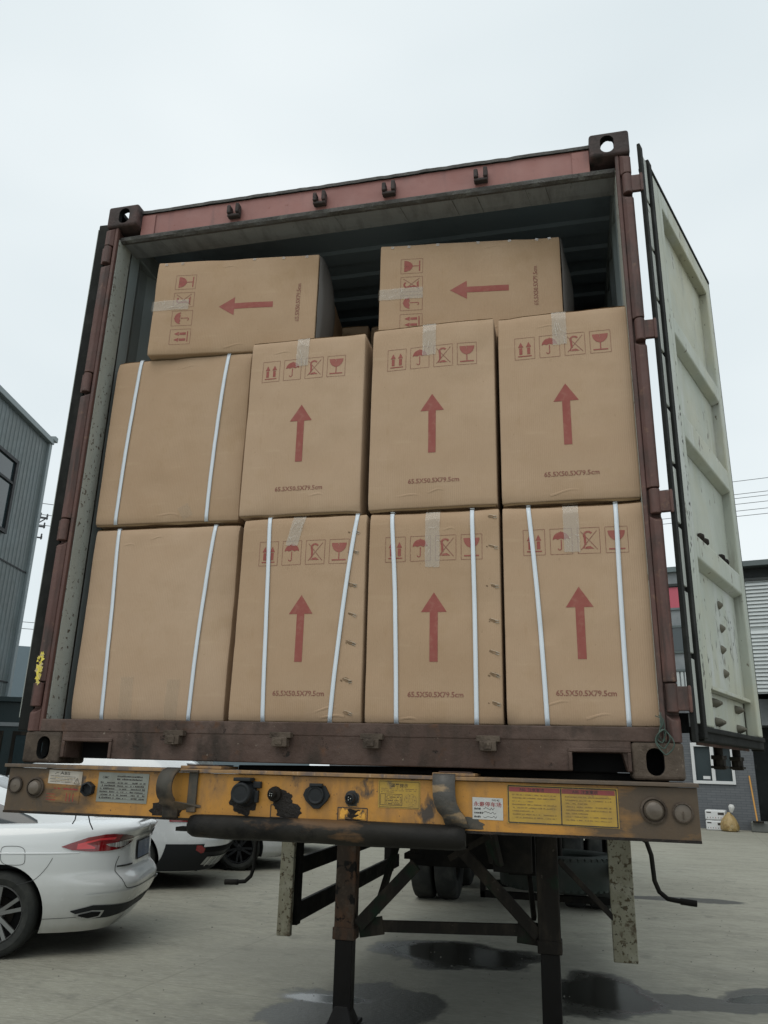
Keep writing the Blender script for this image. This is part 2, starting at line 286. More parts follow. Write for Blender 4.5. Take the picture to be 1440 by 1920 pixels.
# ---------------------------------------------------------------- ground
gm = bpy.data.materials.new('concrete_yard'); gm.use_nodes = True
def ground_nodes(m):
    t = m.node_tree; N = t.nodes; L = t.links; b = N['Principled BSDF']; co = N.new('ShaderNodeTexCoord'); P = co.outputs['Object']
    def nz(s, st=(1, 1, 1), rot=0, d=8, rg=.6):
        mm = N.new('ShaderNodeMapping'); mm.inputs['Scale'].default_value = st; mm.inputs['Rotation'].default_value = (0, 0, rot)
        n = N.new('ShaderNodeTexNoise'); n.inputs['Scale'].default_value = s; n.inputs['Detail'].default_value = d; n.inputs['Roughness'].default_value = rg
        L.new(P, mm.inputs[0]); L.new(mm.outputs[0], n.inputs['Vector']); return n.outputs['Fac']
    def ramp(f, lo, hi, k=1):
        r = N.new('ShaderNodeMapRange'); r.inputs[1].default_value = lo; r.inputs[2].default_value = hi; r.inputs[4].default_value = k; L.new(f, r.inputs[0]); return r.outputs[0]
    rgb = N.new('ShaderNodeRGB'); rgb.outputs[0].default_value = (.295, .288, .232, 1); cur = rgb.outputs[0]
    for f, c in ((ramp(nz(.35), .4, .7, .8), (.36, .352, .29)), (ramp(nz(1.6, (1, 3, 1), .4), .46, .72, .8), (.22, .215, .175)), (ramp(nz(7, (1, 5, 1), .25), .48, .72, .65), (.19, .185, .15)),
                 (ramp(nz(13, (1, 5, 1), -.5), .50, .72, .6), (.44, .435, .375)), (ramp(nz(60), .62, .75, .5), (.18, .18, .15)), (ramp(nz(3.3), .60, .72, .6), (.16, .16, .135))):
        x = N.new('ShaderNodeMixRGB'); L.new(f, x.inputs[0]); L.new(cur, x.inputs[1]); x.inputs[2].default_value = (*c, 1); cur = x.outputs[0]
    # slab joints
    br = N.new('ShaderNodeTexBrick'); br.offset = 0; br.inputs['Scale'].default_value = 1; br.inputs['Brick Width'].default_value = 5.6; br.inputs['Row Height'].default_value = 5.2
    br.inputs['Mortar Size'].default_value = .012; br.inputs['Color1'].default_value = (1, 1, 1, 1); br.inputs['Color2'].default_value = (1, 1, 1, 1); br.inputs['Mortar'].default_value = (.35, .35, .33, 1)
    mm = N.new('ShaderNodeMapping'); mm.inputs['Rotation'].default_value = (0, 0, .12); mm.inputs['Location'].default_value = (1.5, 1.95, 0); L.new(P, mm.inputs[0]); L.new(mm.outputs[0], br.inputs['Vector'])
    x = N.new('ShaderNodeMixRGB'); x.blend_type = 'MULTIPLY'; x.inputs[0].default_value = .22; L.new(cur, x.inputs[1]); L.new(br.outputs[0], x.inputs[2]); cur = x.outputs[0]
    def ell(cx, cy, rx, ry, rot, lo, hi, na=1.5, ns=1.8):
        a = N.new('ShaderNodeVectorMath'); a.operation = 'SUBTRACT'; a.inputs[1].default_value = (cx, cy, 0); L.new(P, a.inputs[0])
        mm = N.new('ShaderNodeMapping'); mm.inputs['Rotation'].default_value = (0, 0, -rot); L.new(a.outputs[0], mm.inputs[0])
        q = N.new('ShaderNodeVectorMath'); q.operation = 'MULTIPLY'; q.inputs[1].default_value = (1 / rx, 1 / ry, 0); L.new(mm.outputs[0], q.inputs[0])
        l = N.new('ShaderNodeVectorMath'); l.operation = 'LENGTH'; L.new(q.outputs[0], l.inputs[0])
        m1 = N.new('ShaderNodeMath'); m1.operation = 'MULTIPLY_ADD'; L.new(nz(ns, (1, 1, 1), .1, 8, .62), m1.inputs[0]); m1.inputs[1].default_value = na; L.new(l.outputs['Value'], m1.inputs[2])
        r = N.new('ShaderNodeMapRange'); r.inputs[1].default_value = hi + na / 2; r.inputs[2].default_value = lo + na / 2; r.interpolation_type = 'SMOOTHSTEP'; L.new(m1.outputs[0], r.inputs[0]); return r.outputs[0]
    def vmax(fs):
        o = fs[0]
        for f in fs[1:]:
            q = N.new('ShaderNodeMath'); q.operation = 'MAXIMUM'; L.new(o, q.inputs[0]); L.new(f, q.inputs[1]); o = q.outputs[0]
        return o
    E_ = ((1.00, 5.12, .80, .56, 0), (2.20, 4.22, .42, .72, .1), (2.86, 4.20, .62, .22, .05), (3.45, 4.50, .50, .30, .5), (.50, 3.10, .60, .85, -.15), (3.40, 9.28, .80, .22, .1))
    broad = vmax([ell(1.0, 4.3, 2.3, 1.7, .1, .6, 1.3, 2.4, 1.1), ell(-4.0, 5.0, 1.6, 1.0, .3, .5, 1.2, 2.5, 1.4), ell(5.4, 6.5, 2.6, .7, .5, .5, 1.2, 2.4, 1.2)])
    wet = vmax([ell(*e, .90, 1.06) for e in E_]); core = vmax([ell(*e, .60, 1.02) for e in E_[:2] + ((3.3, 4.42, .34, .13, .5), (.26, 3.42, .42, .14, .1))])
    for f, c, k in ((broad, (.17, .17, .145), .45), (wet, (.052, .053, .045), .94), (core, (.024, .024, .021), .85)):
        q = N.new('ShaderNodeMath'); q.operation = 'MULTIPLY'; q.inputs[1].default_value = k; L.new(f, q.inputs[0])
        x = N.new('ShaderNodeMixRGB'); L.new(q.outputs[0], x.inputs[0]); L.new(cur, x.inputs[1]); x.inputs[2].default_value = (*c, 1); cur = x.outputs[0]
    r1 = N.new('ShaderNodeMapRange'); r1.inputs[3].default_value = .86; r1.inputs[4].default_value = .46; L.new(wet, r1.inputs[0])
    r2 = N.new('ShaderNodeMix'); L.new(core, r2.inputs[0]); L.new(r1.outputs[0], r2.inputs[2]); r2.inputs[3].default_value = .13
    L.new(r2.outputs[0], b.inputs['Roughness']); dry = N.new('ShaderNodeMapRange'); dry.inputs[3].default_value = .6; dry.inputs[4].default_value = .03; L.new(core, dry.inputs[0])
    L.new(cur, b.inputs['Base Color'])
    bn = N.new('ShaderNodeBump'); bn.inputs['Distance'].default_value = .012; L.new(dry.outputs[0], bn.inputs['Strength']); L.new(nz(22, (1, 2.5, 1), .3), bn.inputs['Height']); L.new(bn.outputs[0], b.inputs['Normal'])
ground_nodes(gm)
mb = MB(); mb.add([(-300, -300, G), (300, -300, G), (300, 300, G), (-300, 300, G)], [(0, 1, 2, 3)], gm)
tag(mb.build('ground', fix=False), kind='structure')

# grit, pebbles and crumbs lying on the yard
K['grit'] = M('grit', (.16, .155, .135), .9)
m = MB(); rr = random.Random(77)
for _ in range(900):
    x, y = rr.uniform(-4, 7), rr.uniform(1.2, 12); e = rr.uniform(.003, .010) * (1.5 if rr.random() < .05 else 1)
    a0 = rr.uniform(0, 6); m.add([(x + e * math.cos(a0 + k * 1.5708) * rr.uniform(.6, 1.3), y + e * math.sin(a0 + k * 1.5708) * rr.uniform(.6, 1.3), G) for k in range(4)] + [(x, y, G + e * .8)], [(0, 1, 4), (1, 2, 4), (2, 3, 4), (3, 0, 4)], 'grit')
tag(m.build('grit'), 'small grit and crumbs scattered over the concrete yard', 'grit', kind='stuff')

# ================================================================ SHIPPING CONTAINER
LEN, WID, HGT = 12.19, 2.438, 2.591
cont = empty('shipping_container', (0, 0, 0), 0, 'maroon steel shipping container with both end doors swung open, packed with cartons', 'shipping container')
def casting(x0, z0, sx, top, end_y=0.0, mat='casting'):
    """hollow corner block with oval holes; sx=+1 when its outer side faces -x"""
    m = MB(); m.box(x0, x0 + .162, end_y, end_y + .178, z0, z0 + .118, mat)
    o = m.build('corner_casting', cont)
    bv = o.modifiers.new('bv', 'BEVEL'); bv.width = .012; bv.segments = 3
    def cut(fn):
        c = MB(); fn(c); return c.build('cut')
    cuts = [cut(lambda c: c.box(x0 + .028, x0 + .134, end_y + .028, end_y + .15, z0 + .022, z0 + .096, 'black'))]
    def stadium(w, h, n=10):
        r = w / 2; k = h / 2 - r
        return [(r * math.cos(a), k + r * math.sin(a)) for a in [math.pi * i / n for i in range(n + 1)]] + [(-r * math.cos(a), -k - r * math.sin(a)) for a in [math.pi * i / n for i in range(n + 1)]]
    hx = x0 + (.090 if sx > 0 else .072)
    cuts.append(cut(lambda c: c.prism(stadium(.056, .086), facing_y(hx, end_y + .06, z0 + .057), .1, 'black')))
    xs = x0 - .03 if sx > 0 else x0 + .162 - .07
    cuts.append(cut(lambda c: c.prism(stadium(.055, .075), Matrix.Translation((xs, end_y + .09, z0 + .057)) @ Matrix.Rotation(R(90), 4, 'Y') @ Matrix.Rotation(R(90), 4, 'Z'), .1, 'black')))
    zt = z0 + .118 - .05 if top else z0 - .03
    cuts.append(cut(lambda c: c.prism(stadium(.062, .115), Matrix.Translation((x0 + .081, end_y + .09, zt)), .08, 'black')))
    bake(o, cuts)
    o.data.polygons.foreach_set('use_smooth', [False] * len(o.data.polygons))
    return o
casting(0, 0, 1, False); casting(WID - .162, 0, -1, False)
casting(0, HGT - .118, 1, True, mat='casting_top'); casting(WID - .162, HGT - .118, -1, True, mat='casting_top')
for x0, sx in ((0, 1), (WID - .162, -1)):
    for z0, tp in ((0, False), (HGT - .118, True)):
        m = MB(); m.box(x0, x0 + .162, LEN - .178, LEN, z0, z0 + .118, 'casting'); m.build('corner_casting', cont, bevel=.01)
HZ = (2.32, 1.64, .944, .259)
for side in (0, 1):
    sx = (lambda x: x) if side == 0 else (lambda x: WID - x)
    def bx(m, a, b, *r):
        p, q = sorted((sx(a), sx(b))); m.box(p, q, *r)
    m = MB(); bx(m, 0.002, .052, .03, .15, .118, HGT - .118, 'maroon')
    bx(m, .046, .062, .012, .032, .118, HGT - .118, 'maroon')
    bx(m, .002, .162, .10, .178, HGT - .19, HGT - .118, 'maroon') if False else None
    post = m.build('corner_post', cont, bevel=.004)
    # outer J bar, cut away at each hinge
    zs = [.118] + [z for h in sorted(HZ) for z in (h - .052, h + .052)] + [HGT - .118]
    m = MB()
    for a, b in zip(zs[::2], zs[1::2]):
        prof = [(0.001, .03), (.001, .008), (.010, -.001), (.030, -.001), (.045, .014), (.045, .03)]
        v = []; n = len(prof)
        for (x, y) in prof: v.append((sx(x), y, a))
        for (x, y) in prof: v.append((sx(x), y, b - .02 if y < .01 else b))
        m.add(v, [tuple(range(n)), tuple(range(n, 2 * n))] + [(i, (i + 1) % n, n + (i + 1) % n, n + i) for i in range(n)], 'maroon')
    m.build('post_bar', post, bevel=.003)
    m = MB()
    lx = .0625; bx(m, .0525, .062, .034, .138, .166, 2.42, 'lining'); m.build('post_lining', post, bevel=.002)
    if side == 0:
        m = MB(); rr = random.Random(3)
        for i in range(34):
            x = .008 + rr.random() * .022; z = .30 + rr.random() * .12; s_ = .003 + rr.random() * .008
            a0 = rr.random() * 6; m.add([(x + s_ * math.cos(a0 + k * 2.1) * (1 + .5 * rr.random()), -.0045 - rr.random() * .003, z + 1.6 * s_ * math.sin(a0 + k * 2.1)) for k in range(3)], [(0, 1, 2)], 'yscrap')
        tag(m.build('torn_sticker', post), 'shreds of a torn yellow sticker')
# header over the door opening
m = MB()
m.box(.162, WID - .162, .05, .075, 2.425, 2.560, 'header')
m.box(.162, .235, .044, .0495, 2.425, 2.548, 'header'); m.box(WID - .235, WID - .162, .044, .0495, 2.425, 2.548, 'header')
hd = m.build('door_header', cont, bevel=.004)
m = MB()                           # uneven dark top edge
def edge(a, b):
    x = .16 + (WID - .32) * a; wv = .0045 * mnoise.noise(Vector((x * 5, 1.3, 0))) + .003 * mnoise.noise(Vector((x * 22, 0, 0)))
    p = [(.040, 2.558), (.040, 2.574), (.12, 2.58), (.12, 2.565)][int(round(b * 3))]
    return (x, p[0], p[1] + wv)
m.grid(edge, 120, 3, 'header_dark'); m.build('header_top_edge', hd)
m = MB()                           # sealant and gasket strip
def seal(a, b):
    x = .06 + (WID - .12) * a; n1 = mnoise.noise(Vector((x * 9, b * 7, 3))) * .004 + mnoise.noise(Vector((x * 30, b * 3, 9))) * .0025
    yy = [.046, .040, .044, .056, .070][int(round(b * 4))]; zz = [2.440, 2.432, 2.418, 2.411, 2.413][int(round(b * 4))]
    return (x, yy + n1, zz + n1)
m.grid(seal, 240, 4, 'header_dark'); m.build('header_sealant', hd)
m = MB()
def lip(a, b): x = .055 + (WID - .11) * a; return (x, .07 + .115 * b, 2.416 + .004 * b + .0025 * mnoise.noise(Vector((x * 6, b * 2, 0))))
m.grid(lip, 60, 4, 'lip'); m.box(.055, WID - .055, .183, .19, 2.42, 2.53, 'lip')
rr = random.Random(5)
for i in range(7):                # scratches / cracked filler on the lip
    x = rr.uniform(.2, 2.2); w_ = rr.uniform(.001, .003)
    m.add([(x, .072, 2.412), (x + w_, .072, 2.412), (x + .02 + w_ * .6, .18, 2.4145), (x + .02, .18, 2.4145)], [(0, 1, 2, 3)], 'header_dark')
m.build('header_lip', hd, fix=False)
def cam_keeper(x, z, dn, mat, tall):
    m = MB()
    s_ = 1 if not dn else -1
    if not dn:
        m.box(x - .030, x + .030, .018, .047, z - .012, z + .002, mat)
        m.box(x - .030, x - .012, .010, .047, z + .002, z + .046, mat)
        m.box(x + .012, x + .030, .010, .047, z + .002, z + .052, mat)
    else:
        m.box(x - .040, x + .040, -.030, -.001, z + .006, z + .026, mat)
        m.box(x - .028, x + .028, -.036, -.001, z - .024, z + .008, mat)
        m.box(x - .014, x + .012, -.040, -.036, z - .018, z + .004, mat)
    return m.build('cam_keeper', cont, bevel=.005)
for x in (.655, 1.078, 1.403, 1.815): cam_keeper(x, 2.466, False, 'casting_top', 1)
for x in (.650, 1.070, 1.408, 1.813): cam_keeper(x, .103, True, 'casting', 0)
# rear sill with two gooseneck / fork cut-outs
def sill_poly():
    xl0, xl1, xr0, xr1, ht = .185, .372, 2.088, 2.262, .082
    return [(.162, .022), (xl0, .022), (xl0, ht), (xl1, ht), (xl1, .022), (xr0, .022), (xr0 - .0, ht), (xr1 - .015, ht), (xr1, .022), (WID - .162, .022), (WID - .162, .16), (.162, .16)]
m = MB(); sp_ = sill_poly()
b2 = bmesh.new(); vs = [b2.verts.new((x, 0.004, z)) for x, z in sp_]; f_ = b2.faces.new(vs)
r_ = bmesh.ops.extrude_face_region(b2, geom=[f_]); bmesh.ops.translate(b2, vec=(0, .10, 0), verts=[e for e in r_['geom'] if isinstance(e, bmesh.types.BMVert)])
bmesh.ops.recalc_face_normals(b2, faces=b2.faces[:])
me = bpy.data.meshes.new('door_sill'); b2.to_mesh(me); b2.free(); me.materials.append(K['sillm'])
sill = bpy.data.objects.new('door_sill', me); COL.objects.link(sill); sill.parent = cont
bv = sill.modifiers.new('bv', 'BEVEL'); bv.width = .004; bv.segments = 2; bv.limit_method = 'ANGLE'
for a, b, flip in ((.185, .372, 0), (2.088, 2.262, 0)):
    m = MB(); m.box(a - .013, b + .013, -.004, .0035, .083, .096, 'sillm'); m.box(a - .013, a - .001, -.004, .0035, .024, .083, 'sillm'); m.box(b + .001, b + .013, -.004, .0035, .024, .083, 'sillm')
    m.build('pocket_frame', sill, bevel=.003)
m = MB(); m.box(.062, WID - .062, .002, .034, .118, .1655, 'sillm'); m.build('sill_step', sill, bevel=.004)
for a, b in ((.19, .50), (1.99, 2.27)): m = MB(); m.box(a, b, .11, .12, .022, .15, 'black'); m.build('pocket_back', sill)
# floor, underside, side walls, roof, front wall
m = MB(); m.box(.05, WID - .05, .035, LEN - .05, .130, .1665, 'darksteel'); m.build('floor', cont)
m = MB()
for i in range(30): m.box(.10, WID - .10, .3 + i * .4, .345 + i * .4, .03, .13, 'darksteel')
m.box(.004, .102, .18, LEN - .18, .028, .17, 'darksteel'); m.box(WID - .102, WID - .004, .18, LEN - .18, .028, .17, 'darksteel'); m.build('underframe', cont)
def corr(y0, y1, pitch=.278, d=.036):
    pts = []; y = y0
    while y < y1:
        pts += [(y, 0), (y + .072, 0), (y + .139, d), (y + .211, d)]; y += pitch
    return [(min(a, y1), b) for a, b in pts] + [(y1, 0)]
for side in (0, 1):
    m = MB(); pr = corr(.15, LEN - .06); n = len(pr)
    fx = (lambda d: .060 - d) if side == 0 else (lambda d: WID - .060 + d)
    v = [(fx(d), y, z) for y, d in pr for z in (.165, 2.46)] + [(fx(d) + (-.002 if side == 0 else .002), y, z) for y, d in pr for z in (.165, 2.46)]
    f = [(2 * i, 2 * i + 2, 2 * i + 3, 2 * i + 1) for i in range(n - 1)]; m.add(v[:2 * n], f, 'wall_in'); m.add(v[2 * n:], f, 'maroon')
    w_ = m.build('side_wall', cont, fix=False)
    m = MB(); a, b = sorted((fx(0) - (.05 if side == 0 else -.05), fx(0))); m.box(a, b, .18, LEN - .18, 2.44, 2.55, 'wall_in'); m.build('top_rail', cont, bevel=.004)
m = MB(); pr = []; y = .19
while y < LEN - .1: pr += [(y, 0), (y + .09, 0), (y + .105, -.013), (y + .195, -.013)]; y += .21
pr = [(min(a, LEN - .06), b) for a, b in pr]; n = len(pr)
m.add([(x, y, 2.548 + d) for y, d in pr for x in (.05, WID - .05)], [(2 * i, 2 * i + 1, 2 * i + 3, 2 * i + 2) for i in range(n - 1)], 'roof_in')
m.add([(x, y, 2.551 + d) for y, d in pr for x in (.05, WID - .05)], [(2 * i, 2 * i + 1, 2 * i + 3, 2 * i + 2) for i in range(n - 1)], 'maroon')
m.build('roof', cont, fix=False)
m = MB(); m.box(.05, WID - .05, LEN - .05, LEN - .02, .1, 2.5, 'wall_in'); m.build('front_wall', cont)
# doors: right door leaf in a frame whose x runs along the leaf, -y is the inside face
def door_leaf(name, hx, hy, ang, mirror, label):
    d = bpy.data.objects.new(name, None); COL.objects.link(d); d.parent = cont; d.location = (hx, hy, 0); d.rotation_euler = (0, 0, ang); tag(d, label)
    s = -1 if mirror else 1
    def B(m, x0, x1, y0, y1, z0, z1, mat):
        a, b = sorted((y0 * s, y1 * s)); m.box(x0, x1, a, b, z0, z1, mat)
    m = MB()                       # frame: stiles and rails
    B(m, .146, .262, 0, .028, .178, 2.492, 'doorw'); B(m, .262, .310, 0, .05, .178, 2.492, 'doorw'); B(m, 1.095, 1.172, 0, .05, .178, 2.492, 'doorw')
    B(m, .310, 1.095, 0, .05, 2.395, 2.492, 'doorw')
    m.build('door_frame', d, bevel=.006)
    m = MB(); B(m, .310, 1.095, .040, .050, .320, 2.395, 'doorw'); B(m, .310, 1.095, .052, .060, .178, .322, 'doorw')
    B(m, .310, 1.095, .018, .0395, .322, .336, 'doorw')
    m.build('door_panel', d, bevel=.002)
    for a, b in ((.800, .900), (1.298, 1.408), (1.768, 1.855)):
        mr = MB(); pr = [(.042, a - .012), (0.000, a + .004), (0.000, b - .004), (.042, b + .022)]
        mr.add([(x, y * s, z) for x in (.306, 1.093) for y, z in pr], [(0, 1, 2, 3), (7, 6, 5, 4), (0, 4, 5, 1), (1, 5, 6, 2), (2, 6, 7, 3), (3, 7, 4, 0)], 'doorw'); mr.build('door_rib', d, bevel=.007, seg=3)
    m = MB(); B(m, .29, 1.172, .0615, .066, .12, 2.51, 'maroon'); m.build('outer_skin', d)
    m = MB()                       # rubber gasket round the leaf
    B(m, .006 if not mirror else .022, .046, -.006, .008 if not mirror else .05, .120, 2.515, 'rubber'); B(m, .100, .1455, -.012, .020, .135, 2.50, 'rubber')
    B(m, .1455, 1.172, .001, .050, .128, .1765, 'rubber'); B(m, .1455, 1.172, -.008, .001, .158, .1765, 'rubber'); B(m, .1455, 1.172, -.004, .045, 2.4925, 2.512, 'rubber'); B(m, 1.1725, 1.182, .0, .055, .12, 2.512, 'rubber')
    m.build('door_gasket', d, bevel=.006, seg=3)
    if mirror: m = MB(); B(m, .022, .040, -.0092, -.0062, .17, 2.49, 'doorgrey'); m.build('edge_trim', d, bevel=.002)
    m = MB(); z = .17
    while z < 2.45:
        B(m, .048, .097, -.003 if not mirror else -.014, .012, z + .012, z + .225, 'doorgrey'); z += .232
    B(m, .047, .099, .004, .014, .15, 2.5, 'rubber'); m.build('gasket_retainer', d, bevel=.003)
    return d, s, B
rd, s_, B_ = door_leaf('container_door', 2.470, 0.0, R(68.2), False, 'white inner face of the right door, open and seen from inside')
m = MB()
def cone(m, u, z, y=.039, r=.016, l=.020):
    T = Matrix.Translation((u, y, z)) @ Matrix.Rotation(R(90), 4, 'X'); m.lathe([(r * 1.2, 0), (r * 1.05, l * .25), (.007, l * .75), (.005, l * .85), (0, l * .85)], T, 'boltm', 10)
m = MB(); rr = random.Random(21); pf = lambda x, z: Vector((x, .0392, z))
for _ in range(46):
    x0, z0_ = rr.uniform(.36, 1.05), rr.uniform(.36, .76); l = rr.uniform(.01, .06); a = rr.gauss(1.75, .35); pts = [(x0, z0_)]
    for k in range(4): a += rr.gauss(0, .25); pts.append((pts[-1][0] + l / 4 * math.cos(a), pts[-1][1] + l / 4 * math.sin(a)))
    w = rr.uniform(.0012, .004)
    for k, (p, q) in enumerate(zip(pts, pts[1:])): line(m, p, q, w * (.5 + .5 * math.sin(math.pi * (k + .5) / 4)), 'ink', pf, 1)
for cx_s, cz_s, n_s, sp_s in ((.345, .40, 16, .035), (.40, .74, 6, .02), (.95, .62, 8, .05)):
    for _ in range(n_s):
        x0, z0_, e = rr.gauss(cx_s, sp_s * .5), rr.gauss(cz_s, sp_s), rr.uniform(.002, .008)
        fan(m, [(x0 + e * math.cos(t) * rr.uniform(.5, 1.2), z0_ + 1.6 * e * math.sin(t) * rr.uniform(.5, 1.2)) for t in [k * 1.05 for k in range(6)]], 'ink', pf)
merge_into([c for c in rd.children if c.name.startswith('door_panel')][0], m)
m = MB(); pf = lambda x, z: Vector((x, -.0006, z))                       # chipped paint along the hinge stile
for _ in range(60):
    z0_ = rr.uniform(.2, 1.9); x0 = rr.gauss(.225 if z0_ < 1 else .26, .012); e = rr.uniform(.0015, .005)
    fan(m, [(x0 + e * math.cos(t) * rr.uniform(.5, 1.2), z0_ + 2.6 * e * math.sin(t) * rr.uniform(.5, 1.2)) for t in [k * 1.05 for k in range(6)]], 'ink', pf)
merge_into([c for c in rd.children if c.name.startswith('door_frame')][0], m)
bolts = [(.525, .941), (.60, .938), (.885, .935), (.955, .93), (.762, .702), (.762, .603), (.735, .511), (.740, .414)]
for u, z in bolts[4:]: 
    mc = MB(); cone(mc, u, z); mc.build('bolt_cover', rd, smooth=50)
for u, z in bolts[:4]:
    mc = MB(); mc.lathe([(.017, 0), (.017, .012), (.011, .022), (0, .024)], Matrix.Translation((u, .039, z)) @ Matrix.Rotation(R(90), 4, 'X'), 'legdark', 10); mc.build('bolt_cover', rd, smooth=50)
for u, z in ((.54, .285), (.575, .285), (.93, .284), (.965, .284), (.56, .214), (.60, .214), (.93, .205), (.97, .205)):
    mc = MB(); cone(mc, u, z, .051, .015, .032); mc.build('bolt_cover', rd, smooth=50)
def lock_rod(par, u, y, s):
    m = MB(); m.tube([(u, y * s, .09), (u, y * s, 2.53)], .017, 'legdark', 12)
    for z in (.09, 2.52): m.box(u - .040, u + .040, min((y - .022) * s, (y + .022) * s), max((y - .022) * s, (y + .022) * s), z - .012, z + .004, 'legdark'); m.box(u - .028, u + .028, min((y - .028) * s, (y + .028) * s), max((y - .028) * s, (y + .028) * s), z - .046, z - .036, 'legdark'); m.tube([(u, y * s, z - .05), (u, y * s, z)], .024, 'legdark', 10)
    for z in (.25, .9, 1.6, 2.3): m.box(u - .035, u + .035, min(.066 * s, (y + .012) * s), max(.066 * s, (y + .012) * s), z, z + .06, 'legdark')
    m.box(u - .22, u - .01, min((y + .012) * s, (y + .026) * s), max((y + .012) * s, (y + .026) * s), 1.12, 1.145, 'legdark')
    m.build('lock_rod', par, bevel=.002)
lock_rod(rd, .74, .095, 1); lock_rod(rd, 1.06, .095, 1)
ld, s_, B_ = door_leaf('container_door', -.050, 0.004, R(93.2), True, 'left door folded right back, only its black rubber edge showing')
for side in (0, 1):
    for h in HZ:
        m = MB(); x = .021 if side == 0 else WID - .021
        m.tube([(x, .014, h - .046), (x, .014, h + .046)], .0195, 'maroon', 14)
        if side == 1:
            m.box(x + .004, x + .062, .004, .020, h - .040, h + .038, 'maroon')
            m.box(x + .050, x + .060, -.002, .024, h - .046, h + .040, 'maroon')
        else: m.box(x - .030, x - .004, .012, .022, h - .045, h + .045, 'maroon')
        m.build('door_hinge', cont, bevel=.003, smooth=40)

